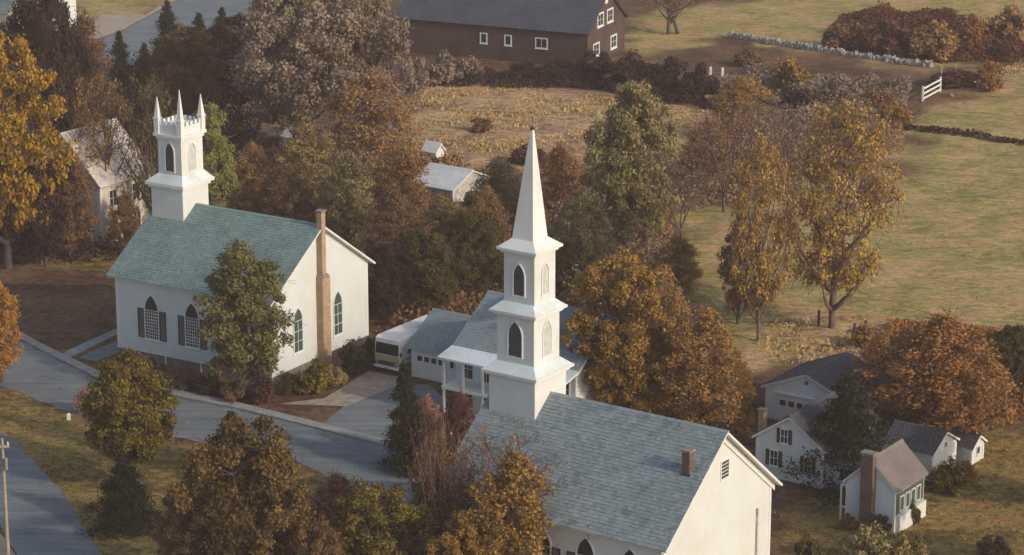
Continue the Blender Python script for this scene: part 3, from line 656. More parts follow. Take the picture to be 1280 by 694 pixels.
def sheet(name, poly, z, mat, t=0.0):
    poly2 = []
    rr = random.Random(len(poly)); n = len(poly)
    for i in range(n):
        a, b = poly[i], poly[(i+1) % n]; L = hypot(b[0]-a[0], b[1]-a[1]); k = max(1, min(40, int(L/1.2))) if t == 0 else 1
        for j in range(k):
            u = j/k; jt = 0 if j == 0 else rr.uniform(-.1, .1)
            poly2.append((a[0]+(b[0]-a[0])*u+jt, a[1]+(b[1]-a[1])*u+jt))
    from mathutils.geometry import tessellate_polygon
    tri = tessellate_polygon([[Vector((x, y, 0)) for x, y in poly2]])
    mb = MB(); n = len(poly2)
    mb.v = [(x, y, z) for x, y in poly2]; mb.f = [tuple(t_) for t_ in tri]
    if t:
        mb.v += [(x, y, z-t) for x, y in poly2]; mb.f += [(i, (i+1) % n, (i+1) % n+n, i+n) for i in range(n)]
    o = mb.build(name, mat, recalc=bool(t))
    if not t:
        if o.data.polygons[0].normal.z < 0:
            bm = bmesh.new(); bm.from_mesh(o.data)
            for f_ in bm.faces:
                f_.normal_update()
                if f_.normal.z < 0: f_.normal_flip()
            bm.to_mesh(o.data); bm.free()
    return struct(o)
sheet('street', street_p, .004, 'asphalt')
sheet('side_road', road2_p, .005, 'asphalt')
sheet('parking_area', park_p, .010, 'asphalt')
sheet('driveway', drive_p, .014, 'gravel_drive')
sheet('church_apron', apron_p, .006, 'asphalt')
sheet('sidewalk', walk_p, .12, 'sidewalk_concrete', t=.14)
sheet('path', path_p, .05, 'sidewalk_concrete', t=.1)
sheet('back_road', toproad_p, .006, 'asphalt')
sheet('road_shoulder', sand_p, .010, 'sand_shoulder')
sheet('verge', P2([(-60, 600), (-5, 655), (24, 705), (60, 800), (-60, 800)]), .009, 'sand_shoulder')

# ------------------------------------------------------------------ vegetation generators
def cards(P, s, rs, up=0.35, out=None, asp=1.0):
    """leaf quads at points P (n,3)"""
    n = len(P); N = rs.normal(size=(n, 3)); 
    if out is not None: N = N*.75+out*.9
    N[:, 2] += up; N /= np.linalg.norm(N, axis=1, keepdims=True)+1e-9
    A = np.cross(N, rs.normal(size=(n, 3))); A /= np.linalg.norm(A, axis=1, keepdims=True)+1e-9
    B = np.cross(N, A); sz = (s*rs.uniform(.55, 1.35, n))[:, None]
    V = np.stack([P-A*sz*.5, P+B*sz*.5*asp-A*sz*.08, P+A*sz*.55, P-B*sz*.5*asp+A*sz*.05], 1).reshape(-1, 3)
    return V, np.arange(4*n).reshape(n, 4)
def tubes(segs, n=4):
    """segs: list of (p0, p1, r0, r1) -> V, F quads"""
    P0 = np.array([s[0] for s in segs]); P1 = np.array([s[1] for s in segs]); r0 = np.array([s[2] for s in segs])[:, None, None]; r1 = np.array([s[3] for s in segs])[:, None, None]
    D = P1-P0; D /= np.linalg.norm(D, axis=1, keepdims=True)+1e-9
    H = np.where(np.abs(D[:, 2:3]) > .9, np.array([[1, 0, 0]]), np.array([[0, 0, 1]])); A = np.cross(D, H); A /= np.linalg.norm(A, axis=1, keepdims=True)+1e-9; B = np.cross(D, A)
    an = np.arange(n)*2*pi/n; ca_, sa_ = np.cos(an)[None, :, None], np.sin(an)[None, :, None]
    Rg = A[:, None, :]*ca_+B[:, None, :]*sa_
    V = np.concatenate([P0[:, None, :]+Rg*r0, P1[:, None, :]+Rg*r1], 1).reshape(-1, 3)
    base = np.arange(len(segs))[:, None]*2*n; i = np.arange(n)[None, :]; j = (i+1) % n
    return V, np.stack([base+i, base+j, base+j+n, base+i+n], -1).reshape(-1, 4)
PROF = {
    'round': lambda t: math.sqrt(max(0, 1-(2*t-1)**2))**.8*(1.05-.15*t),
    'oval': lambda t: (max(0, 1-(2*t-.9)**2*.95))**.6*(1-.25*t),
    'spread': lambda t: (1-(1-t)**4)**.5*max(0, 1-t**4)**.6*(.75+.35*t),
    'vase': lambda t: max(0, .35+.75*t)*max(0, 1-t**6)**.6,
    'pear': lambda t: (max(0, 1-t**2.2))**.7*(.55+.9*min(1, t*2.2))*.75,
}
def curve(a, b, rs, n, bend, lift=0.0):
    a, b = np.array(a, float), np.array(b, float); L = np.linalg.norm(b-a); P = []
    off = rs.normal(size=3)*bend*L
    for i in range(n+1):
        t = i/n; P.append(a+(b-a)*t+off*sin(pi*t)*.5+np.array([0, 0, -lift*L*sin(pi*t)])+rs.normal(size=3)*bend*L*.12*(0 < i < n))
    return P
def tree_proto(seed, prof='round', width=8.0, cb=.22, nclump=70, nleaf=110, rc=.85, ls=.30, limbs=8, fill=.35, trunk_r=.28, twig=True, lobes=.22, multi=1, split=None, fine=5):
    """10 m tall tree: trunk with limbs, crown of leaf cards clumped along the twigs"""
    rs = np.random.RandomState(seed); H = 10.0; zb = H*cb; f = PROF[prof]; segs = []; lean = rs.normal(size=2)*.25
    cl = []
    phs = rs.rand(4)*6.28
    while len(cl) < nclump:
        t = rs.rand(); r = f(t)
        if rs.rand() > r+.05: continue
        a = rs.rand()*2*pi; lob = 1+lobes*(sin(2*a+phs[0]+3*t)+sin(3*a+phs[1]-4*t)+.7*sin(5*a+phs[2]+7*t))*.6
        q = fill+(1-fill)*rs.rand()**.5 if rs.rand() < .85 else rs.rand()*fill
        rad = r*q*(width/2-rc*.6)*lob
        cl.append((cos(a)*rad+lean[0]*t, sin(a)*rad+lean[1]*t, zb+rc*.5+(H-zb-rc*1.0)*t+rs.normal()*.15))
    cl = np.array(cl)
    tops = []
    for m_ in range(multi):
        o = rs.normal(size=2)*(.0 if multi == 1 else .5); e = rs.normal(size=2)*(.25 if multi == 1 else 1.2)
        P = curve((o[0], o[1], -.3), (e[0]+lean[0], e[1]+lean[1], H*.86), rs, 6, .035)
        for i in range(6): segs.append((P[i], P[i+1], trunk_r*(1-i/6.6)/(multi**.5), trunk_r*(1-(i+1)/6.6)/(multi**.5)))
        tops.append(P)
    lims = []
    idx = [int(rs.randint(nclump))]
    while len(idx) < min(limbs, nclump):
        D = np.min([np.linalg.norm(cl-cl[k], axis=1) for k in idx], 0); idx.append(int(np.argmax(D)))
    for k in idx:
        tgt = cl[k]; P = tops[rs.randint(multi)]
        z = max(zb*.75, tgt[2]*.62-abs(hypot(tgt[0], tgt[1]))*.25); z = min(z, H*.75); u = z/(H*.86)*6; i = min(5, int(u)); st = P[i]+(P[i+1]-P[i])*(u-i)
        r0 = trunk_r*.5*(1-z/H)+.03; Q = curve(st, tgt, rs, 5, .08, .06)
        for j in range(5): segs.append((Q[j], Q[j+1], r0*(1-j/5.6), r0*(1-(j+1)/5.6)))
        lims += [(q, r0*(1-j/5.6)) for j, q in enumerate(Q[1:])]
    if twig:
        LP = np.array([q for q, _ in lims]+[p for P in tops for p in P[2:]]); LR = [r for _, r in lims]+[.07]*(len(LP)-len(lims))
        for c in cl:
            D = np.linalg.norm(LP-c, axis=1)+np.maximum(0, LP[:, 2]-c[2])*.8; k = int(np.argmin(D)); Q = curve(LP[k], c, rs, 3, .1)
            r0 = min(.05, LR[k]*.7)
            for j in range(3): segs.append((Q[j], Q[j+1], r0*(1-j/3.6), r0*(1-(j+1)/3.6)))
            for _ in range(fine):
                e = c+rs.normal(size=3)*rc*.9+np.array([0, 0, .25 if fine > 5 else 0]); segs.append((c, e, .016, .006))
    PL, OUT = [], []
    for c in cl:
        n = max(3, int(nleaf*rs.uniform(.6, 1.4))); d = rs.normal(size=(n, 3)); d /= np.linalg.norm(d, axis=1, keepdims=True)
        rr = rc*rs.uniform(.55, 1.2)*(rs.rand(n, 1)**.45)*rs.uniform(.75, 1.15, (n, 1)); p = c+d*rr*np.array([1, 1, .72]); PL.append(p); OUT.append(d)
    Pp = np.concatenate(PL); O = np.concatenate(OUT)
    keep = Pp[:, 2] > .15; Pp, O = Pp[keep], O[keep]
    if split:
        lo = Pp[:, 2]+rs.normal(size=len(Pp))*1.2 < split; V2, F2 = cards(Pp[lo], ls*1.15, rs, .35, O[lo]); V, F = cards(Pp[~lo], ls, rs, .35, O[~lo]); tv, tf = tubes(segs, 5)
        return np_mesh('trunk', tv, tf), np_mesh('crown', V, F), width, np_mesh('lower_leaves', V2, F2)
    V, F = cards(Pp, ls, rs, .35, O)
    tv, tf = tubes(segs, 5)
    return np_mesh('trunk', tv, tf), np_mesh('crown', V, F), width
def bare_proto(seed, width=7.5, depth=6, ls=.17, nleaf=3, low_yellow=True, trunk_r=.26, fork=.22, tl=2.6):
    """10 m tall upright thinly leaved tree by recursive forking"""
    rs = np.random.RandomState(seed); segs = []; tips = []; nodes = []
    def grow(p, d, L, r, lev):
        q = p+d*L*.5+rs.normal(size=3)*L*.03; e = q+(d+rs.normal(size=3)*.09)*L*.5
        segs.append((p, q, r, r*.88)); segs.append((q, e, r*.88, r*.76)); nodes.append(e)
        if lev == 0: tips.append(e); return
        k = 3 if lev > 1 else 4
        for i in range(k):
            nd = d*1.0+rs.normal(size=3)*(.42 if i else .18); nd[2] += .16; nd /= np.linalg.norm(nd)
            grow(e if i < 2 else q+(e-q)*rs.rand(), nd, L*rs.uniform(.62, .92), r*(.72 if i == 0 else .55), lev-1)
    p = np.array([0, 0, -.3]); e = np.array([.05, 0, 10*fork]); segs.append((p, e, trunk_r*1.15, trunk_r))
    for i in range(5):
        a = i*2*pi/4+rs.rand()*.6; d = np.array([cos(a)*.42, sin(a)*.42, 1.0])*1.0 if i else np.array([0, 0, 1.0]); d /= np.linalg.norm(d)
        grow(e-np.array([0, 0, rs.rand()*.5]), d, tl*rs.uniform(.8, 1.1), trunk_r*.62, depth-2)
    for i in range(12):
        a = rs.rand()*6.28; z = rs.uniform(2.3, 5.5); d = np.array([cos(a), sin(a), .55]); d /= np.linalg.norm(d)
        grow(np.array([0, 0, z]), d, rs.uniform(.8, 1.3), .05, 2)
    nd = np.array(nodes); zmax = nd[:, 2].max(); rad = np.percentile(np.hypot(nd[:, 0], nd[:, 1]), 96)
    sx, sz = (width/2)/rad, 10/zmax
    S = np.array([sx, sx, sz])
    segs = [(a*S, b*S, r, q) for a, b, r, q in segs]; nd = nd*S
    w_ = np.clip(1.15-nd[:, 2]/10*.85, .2, 1); reps = (nleaf*w_*rs.uniform(.3, 1.8, len(nd))*1.6+rs.rand(len(nd))).astype(int)
    Pp = np.repeat(nd, reps, axis=0); Pp = Pp+rs.normal(size=Pp.shape)*.28
    lo = Pp[:, 2]+rs.normal(size=len(Pp))*1.1 < (4.9 if low_yellow else -9)
    V, F = cards(Pp[~lo], ls, rs, .3); V2, F2 = cards(Pp[lo], ls*1.15, rs, .3)
    tv, tf = tubes(segs, 3)
    return np_mesh('trunk', tv, tf), np_mesh('crown', V, F), width, (np_mesh('lower_leaves', V2, F2) if lo.any() else None)
def conifer_proto(seed, width=4.4, ragged=.25, ls=.26, dens=1.0):
    rs = np.random.RandomState(seed); segs = [(np.array([0, 0, -.3]), np.array([0, 0, 5.]), .2, .12), (np.array([0, 0, 5.]), np.array([0, 0, 9.8]), .12, .02)]; PL = []; z = .9
    while z < 9.7:
        t = (z-.6)/9.3; r = (width/2)*(1-t)**.8+.12; nb = 7 if t < .7 else 5
        for i in range(nb):
            if rs.rand() < .06: continue
            a = rs.rand()*6.28; rr = r*(1+rs.normal()*ragged); rr = max(.15, rr); e = np.array([cos(a)*rr, sin(a)*rr, z-rr*.28+rs.normal()*.12]); b = np.array([0, 0, z])
            segs.append((b, e, .035, .01)); n = int((16+rr*60)*dens); u = rs.rand(n, 1)**.65
            p = b+(e-b)*u; sp = .12+.42*rr*.45*(1-np.abs(u-.55)); p = p+rs.normal(size=(n, 3))*sp*np.array([1, 1, .4]); p[:, 2] -= .1*rs.rand(n); PL.append(p)
        z += rs.uniform(.22, .38)
    V, F = cards(np.concatenate(PL), ls, rs, .3, asp=.55); tv, tf = tubes(segs, 4)
    return np_mesh('trunk', tv, tf), np_mesh('crown', V, F), width
def shrub_proto(seed, width=12.0, ncl=26, nleaf=120, ls=.75, rc=1.9):
    """10 units tall, scaled down to 1-3 m"""
    rs = np.random.RandomState(seed); segs = []; PL = []; OUT = []
    for i in range(ncl):
        a = rs.rand()*6.28; q = rs.rand()**.5; z = 1.5+7*rs.rand()*(1-q**2*.6); r = q*(width/2-1.4); c = np.array([cos(a)*r, sin(a)*r, z])
        segs.append((np.array([cos(a)*r*.15, sin(a)*r*.15, -.5]), c, .22, .07)); n = int(nleaf*rs.uniform(.5, 1.5)); d = rs.normal(size=(n, 3)); d /= np.linalg.norm(d, axis=1, keepdims=True)
        for _ in range(4): segs.append((c*.8, c+rs.normal(size=3)*1.8+np.array([0, 0, .8]), .07, .03))
        PL.append(c+d*rc*rs.uniform(.6, 1.25)*rs.rand(n, 1)**.4); OUT.append(d)
    P = np.concatenate(PL); O = np.concatenate(OUT); k = P[:, 2] > .2
    V, F = cards(P[k], ls, rs, .35, O[k]); tv, tf = tubes(segs, 4)
    return np_mesh('stems', tv, tf), np_mesh('crown', V, F), width
PR = {
    'maple': [tree_proto(s, 'round', 8.2, .13, 190, 200, .74, .17) for s in (1, 2, 3)],
    'oak': [tree_proto(s, 'spread', 9.5, .16, 200, 190, .80, .17, limbs=12, lobes=.3) for s in (11, 12, 13)],
    'globe': [tree_proto(92, 'oval', 7.2, .22, 300, 190, .72, .17, lobes=.05, fill=.15)],
    'oval': [tree_proto(s, 'oval', 6.0, .10, 150, 190, .66, .16) for s in (21, 22, 23)],
    'loose': [tree_proto(s, 'oval', 7.0, .08, 190, 95, .78, .16, limbs=12, lobes=.35) for s in (31, 32, 33)],
    'open': [tree_proto(s, 'spread', 8.0, .2, 110, 26, .8, .15, limbs=14, lobes=.4, multi=2) for s in (41, 42)],
    'bare': [tree_proto(s, 'round', 7.8, .16, 260, 48, .7, .14, limbs=20, fill=.25, lobes=.12, trunk_r=.25, split=4.8, fine=5) for s in (51, 52)],
    'twiggy': [bare_proto(s, 8.5, 5, ls=.17, nleaf=2.6, low_yellow=False, fork=.12, tl=2.0, trunk_r=.16) for s in (55, 56)],
    'conifer': [conifer_proto(s) for s in (61, 62)],
    'yew': [conifer_proto(65, 6.5, .35, .3, 1.3)],
    'shrub': [shrub_proto(s) for s in (71, 72, 73)],
    'thin_shrub': [shrub_proto(s, 12, 26, 36, .6, 2.3) for s in (75, 76)],
}
NT = [0]
def plant(kind, px, base, top, wpx, mat, label, cat='tree', group=None, bark=None, name=None, lean=0.0):
    bark = bark or ('bark_warm' if kind in ('bare', 'twiggy') else 'bark')
    x, y = G(px, base); h = HT(top, (x, y)); w_ = wpx*MPP((x, y)); NT[0] += 1; i = NT[0]
    pr_ = PR[kind][i % len(PR[kind])]; tm, cm, W0 = pr_[:3]
    nm = name or {'conifer': 'spruce_tree', 'yew': 'evergreen_tree', 'shrub': 'shrub', 'thin_shrub': 'shrub', 'maple': 'maple_tree', 'oak': 'broad_tree', 'bare': 'bare_tree', 'twiggy': 'twiggy_tree'}.get(kind, 'autumn_tree')
    r = thing(nm, label, cat, (x, y, 0), R_.uniform(0, 6.28), group)
    r.scale = (w_/W0, w_/W0, h/10.0)
    for m_, nme, mt in [(tm, 'stems' if 'shrub' in kind else 'trunk', bark), (cm, 'crown', mat)]+([(pr_[3], 'lower_leaves', 'leaf_bigbare')] if len(pr_) > 3 and pr_[3] else []):
        if not m_.materials: m_.materials.append(MATS[mt])
        o = bpy.data.objects.new(nme, m_); C.objects.link(o); o.parent = r
        o.material_slots[0].link = 'OBJECT'; o.material_slots[0].material = MATS[mt]
    return r
T = plant
# left edge and the wood behind the left church
T('maple', 10, 336, 36, 160, 'leaf_yellow', 'big yellow and orange maple filling the upper left edge')
T('maple', 52, 330, 232, 62, 'leaf_olivegold', 'yellow-green low tree under the big yellow maple')
T('loose', 2, 478, 345, 66, 'leaf_orange', 'orange-leaved tree cut by the left edge beside the street')
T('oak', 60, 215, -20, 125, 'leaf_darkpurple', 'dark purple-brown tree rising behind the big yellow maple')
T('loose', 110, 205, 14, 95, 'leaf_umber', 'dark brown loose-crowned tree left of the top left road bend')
T('maple', 88, 326, 196, 84, 'leaf_umber', 'dark brown tree added to darken the shaded gable of the pale-roofed house')  # dark crown added in place of the gable's shade
T('maple', 58, 334, 200, 80, 'leaf_darkpurple', 'low dark tree added right of the yellow maple to darken the gable')  # second dark crown added before the shaded gable
T('conifer', 152, 128, 38, 36, 'needle_dark', 'dark spruce standing beside the top left road, leftmost of its kind')
T('conifer', 182, 118, 52, 28, 'needle_dark', 'short dark spruce between two taller ones by the top left road')
T('conifer', 212, 104, 0, 44, 'needle_dark', 'tallest dark spruce at the roadside near the top left')
T('conifer', 250, 90, 14, 32, 'needle_dark', 'dark spruce right of the tallest roadside one')
T('conifer', 279, 84, 8, 34, 'needle_dark', 'dark spruce nearest the big grey-brown tree at the top')
T('open', 135, 300, 84, 105, 'leaf_goldbrown', 'thin gold-brown tree with branches spread before the pale roof')
T('open', 188, 305, 78, 100, 'leaf_olivegold', 'thin dark-trunked tree with yellow tips touching the battlemented belfry')
T('loose', 158, 315, 235, 50, 'leaf_umber', 'small brown tree at the foot of the pale-roofed house wall')
T('maple', 235, 175, 32, 100, 'leaf_umber', 'dark brown tree directly above the battlemented belfry pinnacles')
T('oval', 268, 300, 120, 76, 'leaf_lime', 'light green tree just right of the battlemented belfry', bark='bark_pale')
T('oak', 368, 200, -30, 215, 'leaf_greybrown', 'huge grey-brown tree with dark trunk at the upper centre left')
T('oak', 452, 190, -20, 135, 'leaf_greybrown', 'grey-brown tree forming the right shoulder of the huge one')
T('maple', 300, 150, 18, 95, 'leaf_darkpurple', 'dark purplish tree left of the huge grey-brown one')
T('loose', 470, 240, 78, 125, 'leaf_brown', 'russet brown tree in front of the grey-brown giants', bark='bark_pale')
T('loose', 318, 285, 178, 80, 'leaf_brown', 'reddish brown tree above the left church ridge')
T('loose', 392, 285, 148, 95, 'leaf_tangreen', 'tan-olive tree directly above the church chimney')
T('loose', 436, 322, 182, 95, 'leaf_paleolive', 'dark tan tree right of the church chimney top')
T('loose', 360, 310, 205, 95, 'leaf_umber', 'dark brown tree right behind the left church roof ridge')
T('maple', 300, 300, 230, 55, 'leaf_brown', 'small brown tree between light green tree and church ridge')
T('loose', 500, 300, 175, 95, 'leaf_brown', 'brown tree left of the whitish open shed')
T('loose', 490, 352, 235, 95, 'leaf_umber', 'dark brown tree at the right shoulder of the left church')
T('maple', 482, 402, 305, 80, 'leaf_darkpurple', 'dark tree standing behind the motorhome')
T('oval', 538, 398, 278, 90, 'leaf_green', 'dark green tree behind the attached garage')
T('maple', 592, 375, 262, 95, 'leaf_green', 'dark green tree behind the parsonage roof left of the spire')
T('loose', 545, 325, 244, 90, 'leaf_tangreen', 'olive-tan tree just below the whitish open shed')
T('loose', 622, 300, 195, 80, 'leaf_paleolive', 'olive tree directly left of the white spire')
T('loose', 610, 345, 232, 70, 'leaf_brown', 'brown tree touching the left edge of the spire')
T('loose', 700, 262, 178, 80, 'leaf_brown', 'thin brown tree directly right of the spire tip')
T('maple', 784, 332, 102, 138, 'leaf_paleolive', 'tall tan-green tree standing alone right of the spire')
T('loose', 725, 345, 235, 85, 'leaf_paleolive', 'olive-tan tree between the spire and the tall tan-green tree')
T('thin_shrub', 745, 392, 318, 90, 'leaf_tangreen', 'tan-olive thicket right of the upper belfry stage', 'shrub')
T('maple', 705, 372, 300, 55, 'leaf_green', 'small dark green tree hugging the right side of the upper belfry')
T('twiggy', 852, 300, 196, 95, 'leaf_greybrown', 'bare grey-brown tree right of the tall tan-green tree')
T('loose', 880, 235, 148, 85, 'leaf_brown', 'brown tree at the right end of the straw field')
T('loose', 845, 372, 292, 75, 'leaf_goldbrown', 'small golden tree above the orange pair behind the near church')
T('loose', 812, 300, 222, 60, 'leaf_goldbrown', 'small gold-brown tree at right foot of the tall tan-green tree')
# the two bare trees and the far meadow edge
T('bare', 948, 426, 168, 92, 'leaf_amber', 'thin upright half-bare tree left of the yellow-leaved one in the meadow')
T('bare', 1040, 412, 120, 170, 'leaf_amber', 'big half-bare tree with dark trunk and yellow lower leaves in the meadow')
T('loose', 922, 404, 262, 62, 'leaf_umber', 'dark brown narrow tree just left of the thin half-bare tree')
T('twiggy', 905, 265, 120, 110, 'leaf_pink', 'bare pinkish tree behind the half-bare meadow pair, left one')
T('twiggy', 985, 268, 122, 105, 'leaf_thicket', 'bare brownish tree behind the half-bare meadow pair, middle one')
T('loose', 1062, 225, 125, 95, 'leaf_thicket', 'brown tree behind the big half-bare tree at the meadow corner')
T('loose', 918, 175, 95, 75, 'leaf_goldbrown', 'gold-brown tree below the left end of the stone wall')
T('open', 838, 42, -60, 110, 'leaf_pink', 'pinkish tree at the top edge with its trunk right of the barn')
# orange trees behind the near church
T('maple', 772, 530, 318, 160, 'leaf_goldbrown', 'big orange-gold tree right behind the tall steeple base')
T('loose', 872, 548, 384, 138, 'leaf_tawny', 'tawny orange tree behind the near church ridge, right one of two')
T('maple', 728, 500, 408, 70, 'leaf_orange', 'small rusty tree wedged between steeple and orange-gold tree')
T('loose', 830, 478, 330, 90, 'leaf_brown', 'brown tree filling the gap above the two orange trees')
T('loose', 915, 520, 435, 60, 'leaf_goldbrown', 'small gold tree left of the pale garage')
T('yew', 1056, 604, 464, 94, 'needle_dark', 'broad dark evergreen in front of the white farmhouse')
T('loose', 1165, 562, 390, 195, 'leaf_rust', 'broad rust-orange tree above the small cottage')
T('loose', 1105, 520, 415, 80, 'leaf_brown', 'brown tree right behind the pale garage roof')
T('loose', 1225, 545, 440, 80, 'leaf_brown', 'brown-orange tree at the right side of the broad rust-orange one')
T('maple', 1268, 500, 405, 75, 'leaf_green', 'dark green tree cut by the right edge of the photo')
T('maple', 785, 538, 405, 105, 'leaf_goldbrown', 'low gold tree hiding the right end of the parsonage')
T('maple', 738, 522, 440, 62, 'leaf_brown', 'low brown tree against the right porch end of the parsonage')
T('maple', 1400, 750, 520, 150, 'leaf_brown', 'brown tree standing off the right side of the lower lawn, its shadow crossing the grass')
T('maple', 1370, 640, 470, 110, 'leaf_rust', 'rusty tree standing off the right edge beside the upper part of the lawn')
# foreground
T('oval', 307, 497, 294, 132, 'leaf_sage', 'tall green-gold tree standing before the corner of the left church')
T('globe', 166, 612, 434, 134, 'leaf_olivegold', 'round olive tree on the lawn below the left church windows')
T('yew', 156, 658, 562, 62, 'needle_dark', 'dark evergreen bush on the lawn below the round olive tree')
T('oak', 318, 775, 525, 215, 'leaf_foreground', 'large brown-gold tree at the bottom left of centre')
T('maple', 250, 770, 600, 120, 'leaf_umber', 'dark shaded tree at the left flank of the large brown-gold one')
T('conifer', 290, 585, 512, 46, 'needle_dark', 'little dark evergreen poking above the large brown-gold tree')
T('conifer', 507, 588, 450, 50, 'needle_dark', 'dark spiky tree in front of the attached garage', name='spiky_tree')
T('loose', 572, 600, 488, 72, 'leaf_maroon', 'dark maroon tree in front of the porch left of the steeple base')
T('loose', 535, 575, 492, 60, 'leaf_pink', 'small pinkish tree before the attached garage')
T('loose', 548, 745, 528, 90, 'leaf_goldbrown', 'tall gold tree rising before the left eave of the near church')
T('maple', 470, 775, 606, 150, 'leaf_olivegold', 'dark olive tree between the brown-gold tree and the tall gold one')
T('loose', 632, 780, 562, 160, 'leaf_goldbrown', 'gold tree covering the left lower roof corner of the near church')
T('twiggy', 640, 750, 535, 165, 'leaf_pink', 'bare pink-twigged tree reaching over the near church roof')
T('twiggy', 560, 760, 515, 100, 'leaf_maroon', 'bare maroon-twigged tree beside the near church front')
T('loose', 418, 720, 592, 100, 'leaf_maroon', 'reddish dark tree right behind the large brown-gold one')
T('maple', 575, 790, 640, 100, 'leaf_goldbrown', 'gold tree at the bottom edge, just left of the gold roof-corner tree')
T('maple', 400, 800, 650, 90, 'leaf_umber', 'dark tree at the bottom edge right of the large brown-gold one')
T('thin_shrub', 103, 516, 476, 32, 'leaf_pink', 'small pinkish shrub beside the street on the left lawn', 'shrub')
# shrubs by the left church
for px, b_, t_, w_, m_, l_ in (
    (392, 490, 448, 50, 'leaf_olivegold', 'olive bush beneath the gable window of the left church'),
    (362, 492, 462, 34, 'leaf_green', 'small green bush at the near corner of the left church'),
    (418, 484, 452, 34, 'leaf_tangreen', 'light bush at the foot of the tan church chimney'),
    (444, 466, 424, 46, 'needle_dark', 'dark bush under the far gable window of the left church'),
    (464, 458, 420, 34, 'needle_dark', 'dark bush between left church corner and motorhome'),
    (190, 476, 446, 44, 'needle_dark', 'dark bush hugging the church foundation behind the round olive tree'),
    (228, 484, 456, 44, 'leaf_umber', 'dark bush along the church foundation under the second window'),
    (262, 492, 464, 40, 'needle_dark', 'dark bush left of the green-gold tree foot'),
    (292, 500, 470, 40, 'leaf_umber', 'dark bush at the foot of the green-gold tree'),
    (328, 502, 470, 38, 'leaf_maroon', 'dark reddish bush at the near corner of the left church'),
    (1085, 712, 652, 66, 'leaf_paleolive', 'golden bush below the cottage chimney'),
    (1136, 712, 658, 60, 'leaf_tangreen', 'light olive bush below the cottage corner'),
    (1012, 712, 664, 44, 'leaf_green', 'green bush right of the near church corner'),
    (1205, 606, 572, 34, 'leaf_goldbrown', 'gold-brown bush between the two white sheds by the cottage'),
    (1172, 606, 584, 30, 'leaf_tangreen', 'tan-olive bush before the gable of the white shed'),
    (1186, 616, 572, 46, 'leaf_olivegold', 'olive-gold bush right of the white gabled shed'),
    (1100, 668, 640, 30, 'leaf_green', 'low green bush at the foot of the cottage chimney'),
    (1062, 662, 640, 26, 'leaf_umber', 'low dark bush at the left corner of the cottage'),
    (1142, 655, 625, 20, 'leaf_green', 'narrow green bush at the cottage porch'),
    (986, 116, 66, 56, 'leaf_goldbrown', 'yellow-gold bush below the stone wall'),
    (940, 134, 90, 52, 'leaf_goldbrown', 'tan-gold bush left of the yellow-gold bush'),
    (1090, 140, 108, 60, 'leaf_umber', 'dark bush between the yellow-gold bush and the white gate'),
    (1000, 140, 108, 60, 'leaf_darkpurple', 'dark purple bush beneath the yellow-gold one'),
    (1050, 128, 92, 55, 'leaf_greybrown', 'grey bush below the middle of the stone wall'),
    (1120, 160, 126, 46, 'leaf_goldbrown', 'tan bush left of the white gate'),
    (1060, 62, 22, 70, 'leaf_umber', 'brown brush clump above the stone wall, left half'),
    (1110, 66, 18, 80, 'leaf_maroon', 'reddish brush clump above the stone wall'),
    (1165, 72, 26, 70, 'leaf_brown', 'brown brush clump above the right end of the stone wall'),
    (1215, 60, 14, 50, 'leaf_rust', 'rusty bush at the upper right beyond the wall'),
    (1262, 48, 0, 60, 'leaf_brown', 'brown bush in the top right corner'),
    (1190, 108, 84, 60, 'leaf_maroon', 'dark reddish bush behind the white gate'),
    (1235, 112, 74, 50, 'leaf_rust', 'orange-brown bush right of the white gate'),
    (1150, 440, 400, 60, 'leaf_rust', 'rusty bush at the meadow edge above the rust-orange tree'),
    (1080, 432, 405, 40, 'leaf_brown', 'brown bush right of the big half-bare tree foot'),
    (1262, 440, 408, 60, 'leaf_green', 'green bush at the right edge of the meadow'),
    (520, 112, 66, 44, 'leaf_greybrown', 'greyish brown bush left of the barn bushes row'),
    (552, 106, 62, 44, 'leaf_greybrown', 'greyish bush in front of the barn end, second from left'),
    (586, 102, 66, 40, 'leaf_greybrown', 'greyish bush in front of the barn wall, rightmost of three'),
    (745, 100, 58, 60, 'leaf_darkpurple', 'dark bush at the near corner of the barn'),
    (790, 112, 64, 64, 'leaf_darkpurple', 'dark bush right of the barn corner bush'),
    (836, 118, 68, 64, 'leaf_darkpurple', 'dark purple bush in the middle of the hedge by the barn'),
    (876, 126, 74, 54, 'leaf_darkpurple', 'dark brown bush at the right end of the barn hedge'),
    (700, 98, 74, 50, 'leaf_darkpurple', 'low dark bush under the double barn window'),
    (655, 94, 76, 50, 'leaf_darkpurple', 'low dark bush under the single barn windows'),
    (935, 82, 58, 40, 'leaf_umber', 'dark bush at the left end of the stone wall'),
    (600, 275, 235, 50, 'leaf_tangreen', 'olive bush right of the whitish open shed'),
    (590, 248, 215, 26, 'leaf_greybrown', 'grey twiggy bush leaning on the whitish open shed'),
    (512, 252, 214, 40, 'leaf_brown', 'brown bush left of the whitish open shed'),
    (660, 205, 180, 50, 'leaf_maroon', 'low reddish bush behind the spire in the field'),
    (600, 165, 145, 40, 'leaf_umber', 'low dark bush in the middle of the straw field'),
    (1240, 700, 664, 50, 'leaf_umber', 'low brown bush in the bottom right corner'),
    (268, 120, 96, 40, 'leaf_umber', 'dark bush under the roadside spruces'),
):
    T('shrub', px, b_, t_, w_, m_, l_, 'shrub')

